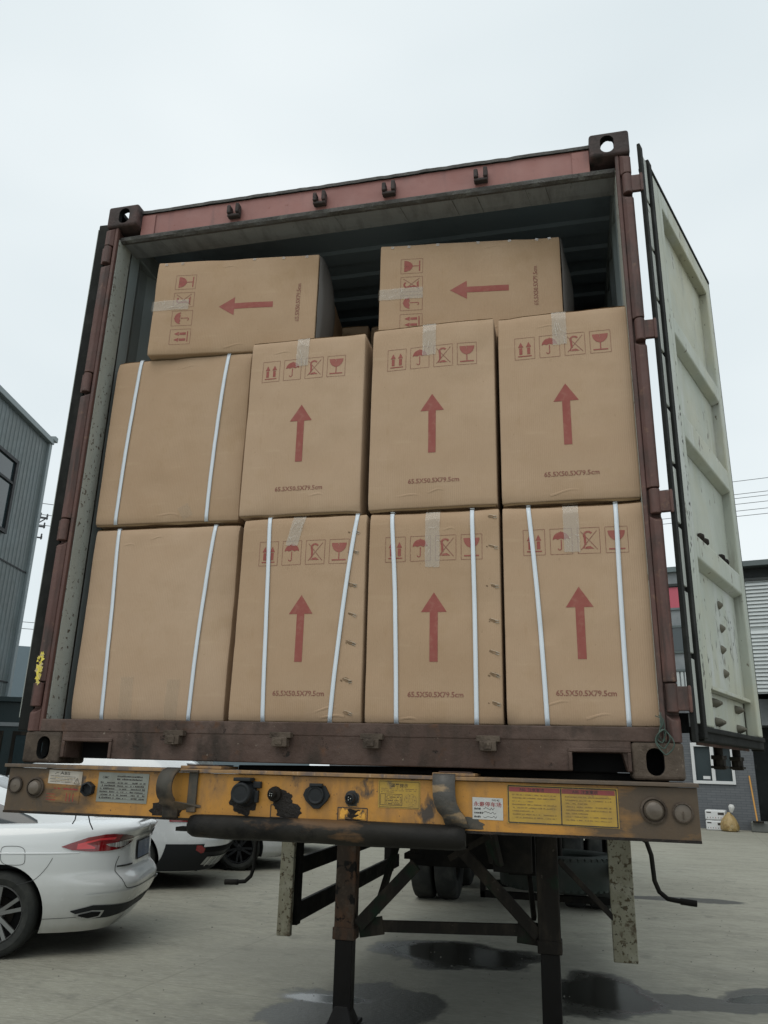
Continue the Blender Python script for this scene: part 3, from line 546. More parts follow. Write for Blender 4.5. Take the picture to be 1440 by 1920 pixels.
# ================================================================ CARTONS
CN = [0]
def carton(x0, y0, x1, y1, z0, h, depth, label, lay=False, prn=True, straps=(), tape=None, staples=None, group='cartons packed in the container', seed=0, flap=False, faded=0, sag=0., plain_tape=()):
    """front face runs from (x0,y0) to (x1,y1); local x along it, local y into the container"""
    L_ = math.hypot(x1 - x0, y1 - y0); root = empty('carton', (x0, y0, z0), math.atan2(y1 - y0, x1 - x0), label, 'carton', group)
    rnd = random.Random(seed * 13 + 5); ph = rnd.uniform(0, 50); bul = rnd.uniform(.004, .007)
    dents = []; fold = .004 if not sag else .012
    for _ in range(7):
        e = rnd.random(); dx_, dz_ = (rnd.choice((0, L_)), rnd.uniform(0, h)) if e < .4 else (rnd.uniform(0, L_), rnd.choice((0, h))) if e < .75 else (rnd.uniform(0, L_), rnd.uniform(0, h))
        dents.append((dx_, dz_, rnd.uniform(.02, .07), rnd.uniform(.002, .0065)))
    for _ in range(2): dents.append((rnd.choice((0, L_)), rnd.choice((0, h)), rnd.uniform(.012, .03), rnd.uniform(.004, .011)))
    def F(x, z):
        dd = sum(a * math.exp(-((x - p) ** 2 + (z - q) ** 2) / (2 * r_ * r_)) for p, q, r_, a in dents)
        u = 2 * x / L_ - 1; w = 2 * z / h - 1
        dd += fold * max(0, (z - (h - .036)) / .036) ** 1.3 + .004 * max(0, (.022 - z) / .022)
        return dd - bul * max(0, 1 - u * u) * max(0, 1 - w * w) + .0035 * mnoise.noise(Vector((x * 4 + ph, z * 4, ph))) + .0012 * mnoise.noise(Vector((x * 16, z * 16 + ph, 2)))
    def TOP(x, y, z):       # uneven top & bottom edges
        k = max(0, (z / h - .85) / .15); e = (.0035 * mnoise.noise(Vector((x * 7 + ph, 3, y * 2))) - sag * (1 - (2 * x / L_ - 1) ** 2)) * k
        k2 = max(0, (.1 - z / h) / .1); return z + e + .002 * k2 * mnoise.noise(Vector((x * 8 + ph, 9, 0)))
    def ax(L, r=.0065):
        n = max(2, int(L / .024)); a = [0, r * .3, r] + [r + (L - 2 * r) * i / n for i in range(1, n)] + [L - r, L - r * .3, L]; return a
    m = MB(); r = .0065; X, Y, Z = ax(L_), [0, r * .3, r, depth * .3, depth * .7, depth - r, depth], ax(h)
    def rp(x, y, z):
        p = Vector((x, y, z)); c = Vector((min(max(x, r), L_ - r), min(max(y, r), depth - r), min(max(z, r), h - r))); d = p - c
        if d.length > 1e-9: p = c + d.normalized() * min(d.length, r) if sum(1 for q in d if abs(q) > 1e-9) > 1 else p
        k = 1 - y / depth
        sb = .006 * (1 - (2 * z / h - 1) ** 2) * (1 - (2 * y / depth - 1) ** 2) * (1 if x > L_ / 2 else -1) * (1 if (x < 1e-6 or x > L_ - 1e-6) else 0)
        return Vector((p.x + sb * .4, p.y + F(x, z) * k, TOP(p.x, y, p.z)))
    def face(A, B, fn):
        v = [fn(a, b) for a in A for b in B]; nb = len(B)
        m.add(v, [(i * nb + j, (i + 1) * nb + j, (i + 1) * nb + j + 1, i * nb + j + 1) for i in range(len(A) - 1) for j in range(nb - 1)], 'card')
    face(X, Z, lambda a, b: rp(a, 0, b)); face(X, Z, lambda a, b: rp(a, depth, b))
    face(X, Y, lambda a, b: rp(a, b, h)); face(X, Y, lambda a, b: rp(a, b, 0))
    face(Y, Z, lambda a, b: rp(0, a, b)); face(Y, Z, lambda a, b: rp(L_, a, b))
    def S(off):
        return lambda x, z: Vector((x, F(x, z) - off, TOP(x, 0, z)))
    # printing, laid 0.7 mm proud of the board
    if prn:
        cx = L_ / 2 - .2435 if not lay else 0; q = S(.0009)
        dz = rnd.uniform(-.004, .004); dx = rnd.uniform(-.004, .004) + cx + prn_dx.get(seed, 0)
        if lay: fn = lambda a, b: q(.795 - (b + dz), (a + dx) * h / .505)
        else: fn = lambda a, b: q(a + dx, b + dz)
        ar = 'print'
        n = 8                       # arrow head and shaft
        for i in range(n):
            za, zb = .404 + .074 * i / n, .404 + .074 * (i + 1) / n; wa, wb = .048 * (1 - i / n), .048 * (1 - (i + 1) / n)
            m.grid(lambda a, b: fn(.2435 + (2 * a - 1) * (wa + (wb - wa) * b), za + (zb - za) * b), 4, 1, ar)
        m.grid(lambda a, b: fn(.2435 + (a - .5) * .030, .222 + .183 * b), 2, 8, ar)
        for k in range(4):
            a0 = .054 + .0975 * k; z0_, z1_ = .600, .698; a1 = a0 + .078; w = .0016; br = 'print2'
            for p, e in (((a0, z0_), (a1, z0_)), ((a0, z1_), (a1, z1_)), ((a0, z0_), (a0, z1_)), ((a1, z0_), (a1, z1_))): line(m, p, e, w, br, fn, 5)
            c = (a0 + a1) / 2
            if k == 0:              # this way up
                line(m, (a0 + .012, .614), (a1 - .012, .614), .0045, ar, fn)
                for s in (-1, 1):
                    e = c + s * .0155; line(m, (e, .622), (e, .652), .012, ar, fn); fan(m, [(e - .0105, .655), (e + .0105, .655), (e, .678)], ar, fn)
            if k == 1:              # keep dry
                pts = [(c + .030 * math.cos(a), .655 + .030 * math.sin(a)) for a in [math.pi * i / 12 for i in range(13)]]
                pts += [(c - .030 + .060 * i / 8, .655 + (.005 if i % 2 else 0)) for i in range(1, 8)]
                fan(m, pts[:13] + [(c - .022, .660), (c - .012, .655), (c, .660), (c + .012, .655), (c + .022, .660)][::1], ar, fn)
                line(m, (c, .655), (c, .622), .0035, ar, fn)
                hk = [(c - .006 + .006 * math.cos(a), .622 + .006 * math.sin(a)) for a in [-math.pi * i / 6 for i in range(7)]]
                for p, e in zip(hk, hk[1:]): line(m, p, e, .0035, ar, fn, 1)
                line(m, (c, .683), (c, .688), .003, ar, fn, 1)
            if k == 2:              # use no hooks
                line(m, (c - .028, .614), (c + .030, .686), .0025, br, fn); line(m, (c - .028, .684), (c + .030, .614), .0025, br, fn)
                hk = [(c - .002 + .014 * math.cos(a), .668 + .014 * math.sin(a)) for a in [R(30 + 22 * i) for i in range(9)]]
                for p, e in zip(hk, hk[1:]): line(m, p, e, .0075, ar, fn, 1)
                line(m, (c - .014, .668), (c - .012, .632), .008, ar, fn); line(m, (c - .013, .634), (c - .020, .618), .005, ar, fn)
                fan(m, [(c - .016, .617), (c - .010, .625), (c + .004, .627), (c + .018, .617)], ar, fn)
            if k == 3:              # fragile
                bl = [(c + .030 * math.cos(a), .683 + .038 * math.sin(a)) for a in [-math.pi * i / 14 for i in range(15)]]
                left = [p for p in bl if p[0] <= c + .001]; right = [p for p in bl if p[0] >= c - .001]
                fan(m, [(c - .007, .683), (c - .001, .674), (c - .005, .669), (c, .662)] + left, ar, fn) if False else None
                fan(m, left + [(c - .006, .683), (c - .0005, .675), (c - .004, .668), (c + .001, .660)][0:4], ar, fn)
                fan(m, right + [(c + .001, .658), (c - .003, .667), (c + .001, .675), (c - .003, .683)], ar, fn)
                line(m, (c, .648), (c, .616), .004, ar, fn); line(m, (a0 + .011, .614), (a1 - .011, .614), .0055, ar, fn)
        tm = 'print2'; v, f, tw = text2d('65.5X50.5X79.5cm')
        wd = .201; kk = wd / tw; tx = .149
        m.add([fn(tx + a * kk, .097 + b * .0185 - (.0) * a) for a, b in v], f, tm)
        m.add([fn(tx + .0009 + a * kk, .0973 + b * .0185) + Vector((0, -.0002, 0)) for a, b in v], f, tm)
    # ragged edges of the closing flaps: along the top of the face and folded under it
    if not lay:
        def rag(a, b):
            x = .004 + (L_ - .008) * a; t = .0022 + .0030 * abs(mnoise.noise(Vector((x * 14 + ph, 1, 2)))) + .0015 * abs(mnoise.noise(Vector((x * 55, ph, 2))))
            return Vector((x, F(x, h) + .002 + .012 * (1 - b), TOP(x, 0, h) + (t * b - .001)))
        m.grid(rag, 90, 1, 'card_in')
        def und(a, b):
            x = .006 + (L_ - .012) * a; n1 = mnoise.noise(Vector((x * 9 + ph, 4, 2)))
            return Vector((x, F(x, 0) + .001 + .006 * b + .002 * n1, -.0005 - (.006 + .004 * n1) * b))
        m.grid(und, 50, 2, 'card_in')
    for _ in range(2):             # pressed creases, as shallow raised folds
        x0, z0_ = rnd.uniform(.05, L_ - .15), rnd.uniform(.015, .075) if rnd.random() < .75 else rnd.uniform(h * .90, h * .94); ln, an = rnd.uniform(.04, .11), rnd.uniform(-.1, .25)
        m.grid(lambda a, b: (lambda x, z: S(.0002 + .0013 * math.sin(math.pi * b) * math.sin(math.pi * a))(x, z))(x0 + ln * a * math.cos(an) - (b - .5) * .006 * math.sin(an), z0_ + ln * a * math.sin(an) + .012 * math.sin(a * 3) * a + (b - .5) * .010), 14, 4, 'card')
    body = m.build('carton_body', root, smooth=35)
    # dark slit of the closing flaps seen on the top edge
    for sxx in straps:
        (t0, b0) = sxx; ms = MB(); w = .0078
        def sp(a, b):
            zz = -.002 + (h + .004) * b; xx = b0 + (t0 - b0) * b; cv = .010 * math.sin(math.pi * b) * (1 if t0 < b0 else -1) * (.55 if abs(t0 - b0) > .03 else .25)
            p = S(.0032 + .0025 * math.sin(math.pi * b))(xx + cv, min(max(zz, 0), h)); return Vector((p.x + (2 * a - 1) * w, p.y, p.z + (.001 if b == 1 else -.001 if b == 0 else 0)))
        ms.grid(sp, 1, 30, 'strap')
        ms.grid(lambda a, b: Vector((t0 + (2 * a - 1) * w, F(t0, h) - .0032 + b * (depth + .004), h + .0045)), 1, 8, 'strap')
        ms.grid(lambda a, b: Vector((b0 + (2 * a - 1) * w, F(b0, 0) - .0032 + b * .03, .001)), 1, 2, 'strap')
        o = ms.build('plastic_strap', root, fix=False, smooth=60)
        so = o.modifiers.new('s', 'SOLIDIFY'); so.thickness = .0011
    if tape:
        t0, t1, ln, tw_ = tape; ln_full = ln; mt = MB(); pz = rnd.uniform(0, 9)
        for layer, (lnk, offk) in enumerate(((1.0, .0020),)):
            def tp(a, b, lnk=lnk, offk=offk):
                zz = h - ln * lnk * b; xx = t0 + (t1 - t0) * b + (a - .5) * tw_ + .0015 * mnoise.noise(Vector((a * 3, b * 9, pz)))
                of = offk + .0016 * abs(mnoise.noise(Vector((xx * 26, zz * 12, pz)))) + .0012 * abs(mnoise.noise(Vector((xx * 25 + zz * 30, zz * 8, pz + 4))))
                if b == 1: zz += .004 * mnoise.noise(Vector((a * 9, pz, 0)))
                if lay: return S(of)(ln * lnk * b, t0 + (a - .5) * tw_ + .002 * mnoise.noise(Vector((b * 7, pz, 0))))
                return S(of)(xx, zz)
            mt.grid(tp, 8, 24, 'tape')
        if not lay: mt.grid(lambda a, b: Vector((t0 + (a - .5) * tw_, F(t0, h) - .002 + b * depth * .98, h + .0042)), 3, 6, 'tape')
        else: mt.grid(lambda a, b: Vector((-.0042, -.004 + b * depth * .98, t0 + (a - .5) * tw_)), 3, 6, 'tape')
        for _ in range(9):         # pale strips that paint the bright streaks on wrinkled tape
            u0, b0_ = rnd.uniform(-.45, .45), rnd.uniform(.05, .8); ln, an = rnd.uniform(.012, .05), rnd.gauss(1.5, .5) if rnd.random() < .7 else rnd.gauss(0, .3); wv = rnd.uniform(.0005, .0013)
            def wr(a, b):
                du, dl = ln * a * math.cos(an) + (b - .5) * wv * math.sin(an), ln * a * math.sin(an) + (b - .5) * wv * math.cos(an); cu = max(-.49, min(.49, u0 + du / tw_)) * tw_; cl = max(.001, min(ln0 - .001, ln0 * b0_ + dl + .004 * math.sin(a * 5)))
                return S(.0085)(cl, t0 + cu) if lay else S(.0085)(t0 + (t1 - t0) * cl / ln0 + cu, h - cl)
            ln0 = ln_full; mt.grid(wr, 8, 1, 'tape_hi')
        mt.build('sealing_tape', root, fix=False, smooth=60)
    for (tx_, tz_, tw2, th2, an) in plain_tape:
        mt = MB(); ca, sa = math.cos(an), math.sin(an)
        mt.grid(lambda a, b: S(.0018 + .0012 * abs(mnoise.noise(Vector((a * 6, b * 5, an * 9)))))(tx_ + (a - .5) * tw2 * ca - (b - .5) * th2 * sa, tz_ + (a - .5) * tw2 * sa + (b - .5) * th2 * ca), 8, 8, 'tape_old'); mt.build('tape_scrap', root, fix=False, smooth=60)
    if staples:
        for (sx_, sz_) in staples:
            mm = MB(); an = rnd.uniform(-.5, .2); c_, s_ = math.cos(an), math.sin(an)
            for e in (-.0035, .0035):
                p0 = S(.0028)(sx_ - .007 * c_ + e * -s_, sz_ - .007 * s_ + e * c_); p1 = S(.0028)(sx_ + .007 * c_ + e * -s_, sz_ + .007 * s_ + e * c_)
                mm.tube([p0, p1], .0012, 'steel_pin', 5)
            if not lay:
                for q_, (ox, oz, rx_, rz_) in enumerate(((-.016, .003, .015, .0075), (-.034, .002, .004, .003))):
                    ax_, az_, ka = sx_ + ox * rnd.uniform(.8, 1.1), sz_ + oz + rnd.uniform(-.002, .003), rnd.uniform(.7, 1.25)
                    if q_ and rnd.random() < .4: continue
                    pts = [(ax_ + rx_ * ka * math.cos(t) * rnd.uniform(.75, 1.15), az_ + rz_ * ka * math.sin(t) * rnd.uniform(.7, 1.2) - .3 * rx_ * ka * math.cos(t)) for t in [k * math.pi / 7 for k in range(14)]]
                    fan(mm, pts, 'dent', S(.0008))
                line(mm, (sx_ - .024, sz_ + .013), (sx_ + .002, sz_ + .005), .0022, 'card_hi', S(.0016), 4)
            mm.build('staple', root)
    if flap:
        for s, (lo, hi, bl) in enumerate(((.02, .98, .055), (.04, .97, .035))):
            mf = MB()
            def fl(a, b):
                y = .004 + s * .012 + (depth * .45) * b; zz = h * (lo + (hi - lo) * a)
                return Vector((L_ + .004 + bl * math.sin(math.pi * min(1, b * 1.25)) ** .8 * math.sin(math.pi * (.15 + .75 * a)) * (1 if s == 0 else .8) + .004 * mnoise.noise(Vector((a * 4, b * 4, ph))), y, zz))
            mf.grid(fl, 14, 12, 'flapm'); o = mf.build('open_flap', root, fix=False, smooth=50)
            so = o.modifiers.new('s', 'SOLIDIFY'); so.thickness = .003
    return root
prn_dx = {33: .0, 21: .010, 31: .008, 41: .012, 22: -.005}
z1 = .1675; z2 = .9785; H_ = .795
carton(.118, .100, .782, .110, z1, H_, .505, 'plain unprinted carton with two white straps, bottom left of the stack on the container sill', prn=False, straps=((.109, .143), (.557, .517)), seed=11, plain_tape=((.24, .09, .055, .16, .05), (.44, .085, .055, .15, -.03)))
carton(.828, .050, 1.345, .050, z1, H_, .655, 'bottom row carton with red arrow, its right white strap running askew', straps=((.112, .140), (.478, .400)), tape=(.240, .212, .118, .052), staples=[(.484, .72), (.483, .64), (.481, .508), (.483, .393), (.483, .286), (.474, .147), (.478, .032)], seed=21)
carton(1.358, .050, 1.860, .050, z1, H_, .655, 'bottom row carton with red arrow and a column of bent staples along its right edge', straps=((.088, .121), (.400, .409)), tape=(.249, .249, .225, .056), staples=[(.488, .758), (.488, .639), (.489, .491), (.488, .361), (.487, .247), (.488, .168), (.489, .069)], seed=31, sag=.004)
carton(1.872, .050, 2.378, .050, z1, H_, .655, 'bottom row carton with red arrow under white straps, at the right container wall', straps=((.097, .138), (.412, .406)), tape=(.250, .250, .185, .056), seed=41, sag=.006)
carton(.112, .090, .770, .112, z2 + .006, .79, .505, 'plain unprinted carton with two white straps, second from the floor at the left container wall', prn=False, straps=((.121, .097), (.548, .517)), seed=12, plain_tape=((.42, .045, .05, .06, .5),))
carton(.800, .050, 1.312, .052, z2, .798, .655, 'middle row carton with red arrow and no straps, nearest the plain ones', tape=(.236, .236, .135, .055), seed=22)
carton(1.346, .050, 1.855, .050, z2, .806, .655, 'middle row carton with red arrow, dented edge along its bottom, between two like it', tape=(.243, .243, .148, .056), seed=33)
carton(1.872, .050, 2.377, .050, z2, .800, .655, 'middle row carton with red arrow, reaching the right container wall', tape=(.243, .243, .150, .056), seed=42)
stl = [(.04, .483), (.12, .484), (.47, .486), (.61, .485), (.72, .486)]
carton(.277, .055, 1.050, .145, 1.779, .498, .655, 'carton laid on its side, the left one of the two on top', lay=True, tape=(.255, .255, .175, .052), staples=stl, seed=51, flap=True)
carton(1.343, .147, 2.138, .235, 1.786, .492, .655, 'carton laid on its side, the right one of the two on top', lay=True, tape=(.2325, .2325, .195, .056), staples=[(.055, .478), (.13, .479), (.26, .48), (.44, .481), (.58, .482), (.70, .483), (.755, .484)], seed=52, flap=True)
carton(.93, .82, 1.11, .82, 1.80, .50, .5, 'shadowed carton deep inside behind the gap, the left one', prn=False, seed=61, group='shadowed cartons deep inside')
carton(1.12, .84, 1.42, .84, 1.80, .50, .5, 'shadowed carton deep inside behind the gap, the right one', prn=False, seed=62, group='shadowed cartons deep inside')
# knotted cord at the foot of the right post
m = MB(); rr = random.Random(2)
for k in range(3):
    c = Vector((2.372 + .004 * k, -.008 - .004 * k, .138 - .010 * k)); r0 = .014 + .006 * k
    m.tube([c + Vector((r0 * math.cos(a) * (.8 + .3 * math.sin(a * 2 + k)), -.004 * math.sin(a * 3 + k), r0 * 1.5 * math.sin(a))) for a in [2 * math.pi * i / 22 for i in range(23)]], .0022, 'rope', 6)
for k in range(5): m.tube([(2.374, -.006, .162), (2.374 + rr.uniform(-.012, .01), -.012, .178 + rr.uniform(0, .012)), (2.376 + rr.uniform(-.02, .008), -.006, .20 + rr.uniform(0, .012))], .0017, 'rope', 5)
m.tube([(2.385, .002, .18), (2.381, -.004, .12), (2.362, -.008, .135), (2.372, -.008, .17)], .0024, 'rope', 6)
tag(m.build('cord', smooth=60), 'loop of grey green cord knotted at the foot of the right door post', 'cord')

# ================================================================ TRAILER
tr = empty('container_trailer', (1.22, 4, G), 0, 'orange skeletal semi trailer standing on its landing legs under the container', 'trailer')
OFF = Vector((-1.22, -4, -G))
def tb(mb, name, parent=tr, **k):
    o = mb.build(name, parent, **k)
    if parent is tr: o.location = OFF
    return o
FY = -.050
m = MB(); m.box(-.003, 2.460, FY, FY + .012, -.1775, -.018, 'orange'); m.box(-.003, 2.460, FY + .014, .04, -.1775, -.166, 'darksteel')
beam = tb(m, 'front_beam', bevel=.002)
m = MB(); m.box(-.016, 2.464, FY - .018, .10, -.0165, -.0045, 'orange_edge'); m.build('beam_flange', beam, bevel=.002)
m = MB(); m.box(-.003, 2.460, FY - .003, FY - .0005, -.1785, -.170, 'grease'); m.build('beam_lower_edge', beam)
for xa, xb in ((.707, .866), (1.628, 1.772)):
    m = MB(); m.box(xa, xb, FY - .004, .10, -.0035, .006, 'orange_edge'); m.box(xa + .02, xb - .015, FY + .004, .09, .0065, .0105, 'sillm'); m.build('bearing_pad', beam, bevel=.002)
m = MB(); m.box(.20, 2.42, .012, .10, -.16, -.02, 'black'); m.build('beam_web', beam)
def bp(off): return lambda x, z: Vector((x, FY - off, z))
# guard hooks : bent steel straps
def hook(xa, xb, prof, mat='grease', name='guard_hook', dx=None):
    m = MB(); n = len(prof)
    for i in range(n - 1):
        (y0, z0_), (y1, z1_) = prof[i], prof[i + 1]
    dx = dx or [0] * n; v = [(x + dx[i], y, z) for x in (xa, xb) for i, (y, z) in enumerate(prof)]
    m.add(v, [(i, i + 1, n + i + 1, n + i) for i in range(n - 1)], mat)
    o = m.build(name, beam, fix=False, smooth=50); so = o.modifiers.new('s', 'SOLIDIFY'); so.thickness = .010; so.offset = 0
    return o
cprof = [(FY - .010, -.006)] + [(FY - .015 - .058 * math.sin(a), -.062 + .052 * math.cos(a)) for a in [R(10 + 16 * i) for i in range(10)]] + [(FY - .040, -.120), (FY - .016, -.128), (FY - .008, -.15), (FY - .008, -.17)]
K['hookm'] = M('hook_worn', (.075, .070, .060), .6, layers=[((.17, .12, .08), 6, .5, .7), ((.035, .03, .028), 9, .55, .7)], bump=(30, .6), spec=.18)
K['hookw'] = M('hook_rubbed', (.07, .065, .058), .5, layers=[((.17, .13, .09), 8, .5, .7), ((.34, .23, .12), 16, .56, .64, (.5, 1, 1), .8), ((.50, .48, .44), 26, .64, .69, (.5, 1, 1))], bump=(30, .9, .006))
hook(.658, .715, cprof, 'hookm')
m = MB(); m.box(.748, .782, FY - .013, FY - .002, -.15, -.006, 'hookm'); m.box(.722, .79, FY - .03, FY - .001, -.0165, -.008, 'casting'); m.add([(.658, FY - .012, -.118), (.715, FY - .05, -.112), (.800, FY - .004, -.126), (.800, FY - .004, -.134), (.69, FY - .008, -.15)], [(0, 1, 2, 3, 4)], 'hookm'); m.build('hook_plate', beam, bevel=.003)
rprof = [(FY - .012, -.001), (FY - .022, -.004), (FY - .028, -.030), (FY - .032, -.065), (FY - .030, -.088), (FY - .020, -.112), (FY - .012, -.128), (FY - .008, -.16)]
hook(1.634, 1.708, rprof, 'hookw', dx=[0, 0, 0, .002, .006, .016, .030, .042])
# grease stains spread on the beam face (thin crusts with their own outline)
def crust(cx, cz, rx, rz, mat='grease', sd=0, off=.0016, par=None, n=40):
    rr = random.Random(sd); m = MB(); pts = []
    for i in range(n):
        a = 2 * math.pi * i / n; k = 1 + .28 * mnoise.noise(Vector((math.cos(a) * 2 + sd, math.sin(a) * 2, sd))) + .16 * mnoise.noise(Vector((math.cos(a) * 6, math.sin(a) * 6 + sd, 1)))
        pts.append((cx + rx * k * math.cos(a), max(-.166, cz + rz * k * math.sin(a))))
    v = [bp(off + .003)(cx, cz)] + [bp(off * .3 + .0004)(*p) for p in pts]
    m.add(v, [(0, i + 1, (i + 1) % n + 1) for i in range(n)], mat); return m.build('grime_crust', beam, fix=False, smooth=60)
crust(.665, -.146, .062, .032, sd=1); crust(1.735, -.155, .06, .026, sd=8, mat='hookm')
crust(.960, -.105, .052, .046, sd=2); crust(1.105, -.105, .035, .040, sd=3); crust(1.13, -.135, .045, .028, sd=4); crust(1.357, -.140, .040, .020, sd=5); crust(1.352, -.085, .026, .026, sd=6, mat='hookm')
# lamps / reflectors at both ends
def disc(x, z, r, raised, name, mat='reflc'):
    m = MB(); T = facing_y(x, FY - .001, z)
    m.lathe([(r, 0), (r, .006), (r * .86, .009), (r * .80, .004)], T, 'casting', 32)
    if raised: m.lathe([(r * .78, .003), (r * .66, .010), (r * .62, .016), (r * .3, .023), (0, .024)], T, mat, 32)
    else: m.lathe([(r * .80, .004), (r * .4, .0055), (.005, .006), (.004, .0075), (0, .008)], T, mat, 32); m.box(x - .002, x + .002, FY - .009, FY - .006, z - r * .6, z + .004, 'casting') if x > 1 else None
    return m.build(name, beam, smooth=35)
disc(.034, -.080, .030, False, 'round_reflector'); disc(.122, -.087, .036, True, 'marker_lamp')
disc(2.327, -.088, .040, True, 'marker_lamp'); disc(2.412, -.092, .031, False, 'round_reflector')
m = MB(); T = facing_y(.348, FY - .001, -.085) @ Matrix.Rotation(R(25), 4, 'Z')
m.lathe([(.026, 0), (.026, .022), (.020, .024), (.019, .010), (0, .009)], T, 'plastic', 6); m.build('round_socket', beam)
# air couplings and electric sockets
m = MB(); T = facing_y(.965, FY - .001, -.080)
m.lathe([(.044, 0), (.044, .012), (.038, .018), (.036, .048), (.030, .054), (.026, .050), (0, .051)], T, 'plastic', 28)
m.box(.935, .998, FY - .05, FY - .004, -.040, -.028, 'plastic'); m.box(.998, 1.026, FY - .022, FY - .002, -.062, -.040, 'plastic'); m.box(1.004, 1.018, FY - .02, FY - .002, -.11, -.07, 'plastic'); m.box(.915, .93, FY - .015, FY - .002, -.105, -.075, 'plastic')
m.build('electric_socket', beam, bevel=.003, smooth=35)
m = MB(); T = facing_y(1.075, FY - .001, -.080)
m.lathe([(.026, 0), (.024, .014), (.013, .016), (.013, .042), (.010, .044), (.009, .036), (0, .036)], T, 'legdark', 16)
for k in range(4): m.tube([T @ Vector((.005 * math.cos(k * 1.57 + .6), .005 * math.sin(k * 1.57 + .6), .030)), T @ Vector((.005 * math.cos(k * 1.57 + .6), .005 * math.sin(k * 1.57 + .6), .044))], .0016, 'chrome', 6)
m.build('air_coupling', beam, smooth=35)
m = MB(); T = facing_y(1.228, FY - .001, -.078)
dia = [(-.048, 0), (-.040, .018), (-.020, .032), (.018, .034), (.030, .030), (.048, 0), (.040, -.016), (.012, -.044), (-.008, -.044), (-.038, -.018)]
m.prism(dia, T, .012, 'plastic'); m.lathe([(.030, .012), (.030, .020), (.026, .024), (.022, .020), (0, .021)], T, 'plastic', 28); m.box(1.206, 1.252, FY - .028, FY - .01, -.050, -.040, 'plastic')
m.build('capped_socket', beam, bevel=.002, smooth=35)
m = MB(); T = facing_y(1.352, FY - .001, -.084)
m.lathe([(.022, 0), (.022, .010), (.017, .014), (.015, .034), (.012, .036), (.010, .028), (0, .028)], T, 'plastic', 18)
for k in range(3): m.tube([T @ Vector((.005 * math.cos(k * 2.1), .005 * math.sin(k * 2.1), .024)), T @ Vector((.005 * math.cos(k * 2.1), .005 * math.sin(k * 2.1), .036))], .0017, 'chrome', 6)
m.build('air_coupling', beam, smooth=35)
for (a, b) in ((1.304, 1.407), (1.062, 1.150)):
    m = MB(); f = bp(.0012)
    for p, e in (((a, -.115), (b, -.115)), ((a, -.155), (b, -.155)), ((a, -.115), (a, -.155)), ((b, -.115), (b, -.155))): line(m, p, e, .003, 'ink', f)
    m.build('stencil_frame', beam, fix=False)
m = MB()
def flake(a, b): return bp(.0026 + .002 * abs(mnoise.noise(Vector((a * 9, b * 6, 0)))))(1.312 + .088 * a, -.150 + (.020 + .014 * abs(mnoise.noise(Vector((a * 5, 1, 4)))) + .006 * math.sin(a * 9)) * b)
K['orange_new'] = M('orange_flaked', (.72, .36, .05), .5, layers=[((.10, .06, .03), 26, .54, .60)], bump=(30, .8))
m.grid(flake, 20, 4, 'orange_new'); m.build('flaked_paint', beam, fix=False)
# stickers and plates with their writing
def sticker(name, x0, x1, zt, zb, mat, draw, slope=0, lab=None, tl=0, thick=.0006):
    m = MB(); f0 = lambda o: (lambda x, z: Vector((x, FY - o, z + slope * (x - x0))))
    quad(m, x0, x1, zb, zt, mat, f0(.0008 + thick), .05); draw(m, f0(.0013 + thick)); o = m.build(name, beam, fix=False); tag(o, lab); return o
def scribble(m, f, x0, x1, z, h, mat, rnd, fill=.8):
    x = x0
    while x < x1:
        w = rnd.uniform(.3, 1.1) * h
        if rnd.random() < fill: quad(m, x, min(x1, x + w), z, z + h * rnd.uniform(.65, 1), mat, f, .05)
        x += w + h * .25
def d_abs(m, f):
    r = random.Random(1); put_text(m, 'ABS', .218, -.0365, .0105, 'ink', f, .042)
    line(m, (.196, -.036), (.204, -.030), .0015, 'ink', f, 1); line(m, (.204, -.030), (.212, -.031), .0015, 'ink', f, 1)
    for i, z in enumerate((-.0435, -.0485, -.0535, -.0585, -.0635)): scribble(m, f, .178, .27 if i > 2 else .285, z, .0022, 'inkg' if i % 2 else 'ink', r, .85)
    for p, e in (((.281, -.066), (.304, -.066)), ((.304, -.066), (.2925, -.046)), ((.2925, -.046), (.281, -.066)), ((.2925, -.062), (.2925, -.052))): line(m, p, e, .0018, 'ink', f, 1)
sticker('abs_sticker', .170, .312, -.022, -.070, 'stick_w', d_abs, -.03)
def d_low(m, f):
    r = random.Random(4); scribble(m, f, .200, .30, -.088, .006, 'inkr', r, .8)
    for i in range(3): scribble(m, f, .172, .212, -.108 - .010 * i, .0035, 'inkr', r, .95)
    for i in range(3): quad(m, .255 + .014 * i, .258 + .014 * i, -.128, -.100, 'inkr', f, .05)
sticker('faded_sticker', .166, .310, -.076, -.134, 'orange', d_low, -.03)
def d_plate(m, f):
    r = random.Random(7); put_text(m, 'CIMC', .398, -.046, .008, 'ink', f, .026)
    for i in range(2): scribble(m, f, .458, .560, -.040 - .010 * i, .006, 'ink', r, .9)
    for i in range(6):
        z = -.062 - .0105 * i
        scribble(m, f, .392, .452, z, .0055, 'ink', r, .75); scribble(m, f, .462, .505, z, .0045, 'ink', r, .6); scribble(m, f, .515, .575, z, .0055, 'ink', r, .75)
        line(m, (.392, z - .0018), (.576, z - .0018), .0008, 'ink', f, 1)
sticker('maker_plate', .381, .586, -.025, -.127, 'alu', d_plate, -.01, 'dull metal maker plate', thick=.0014)
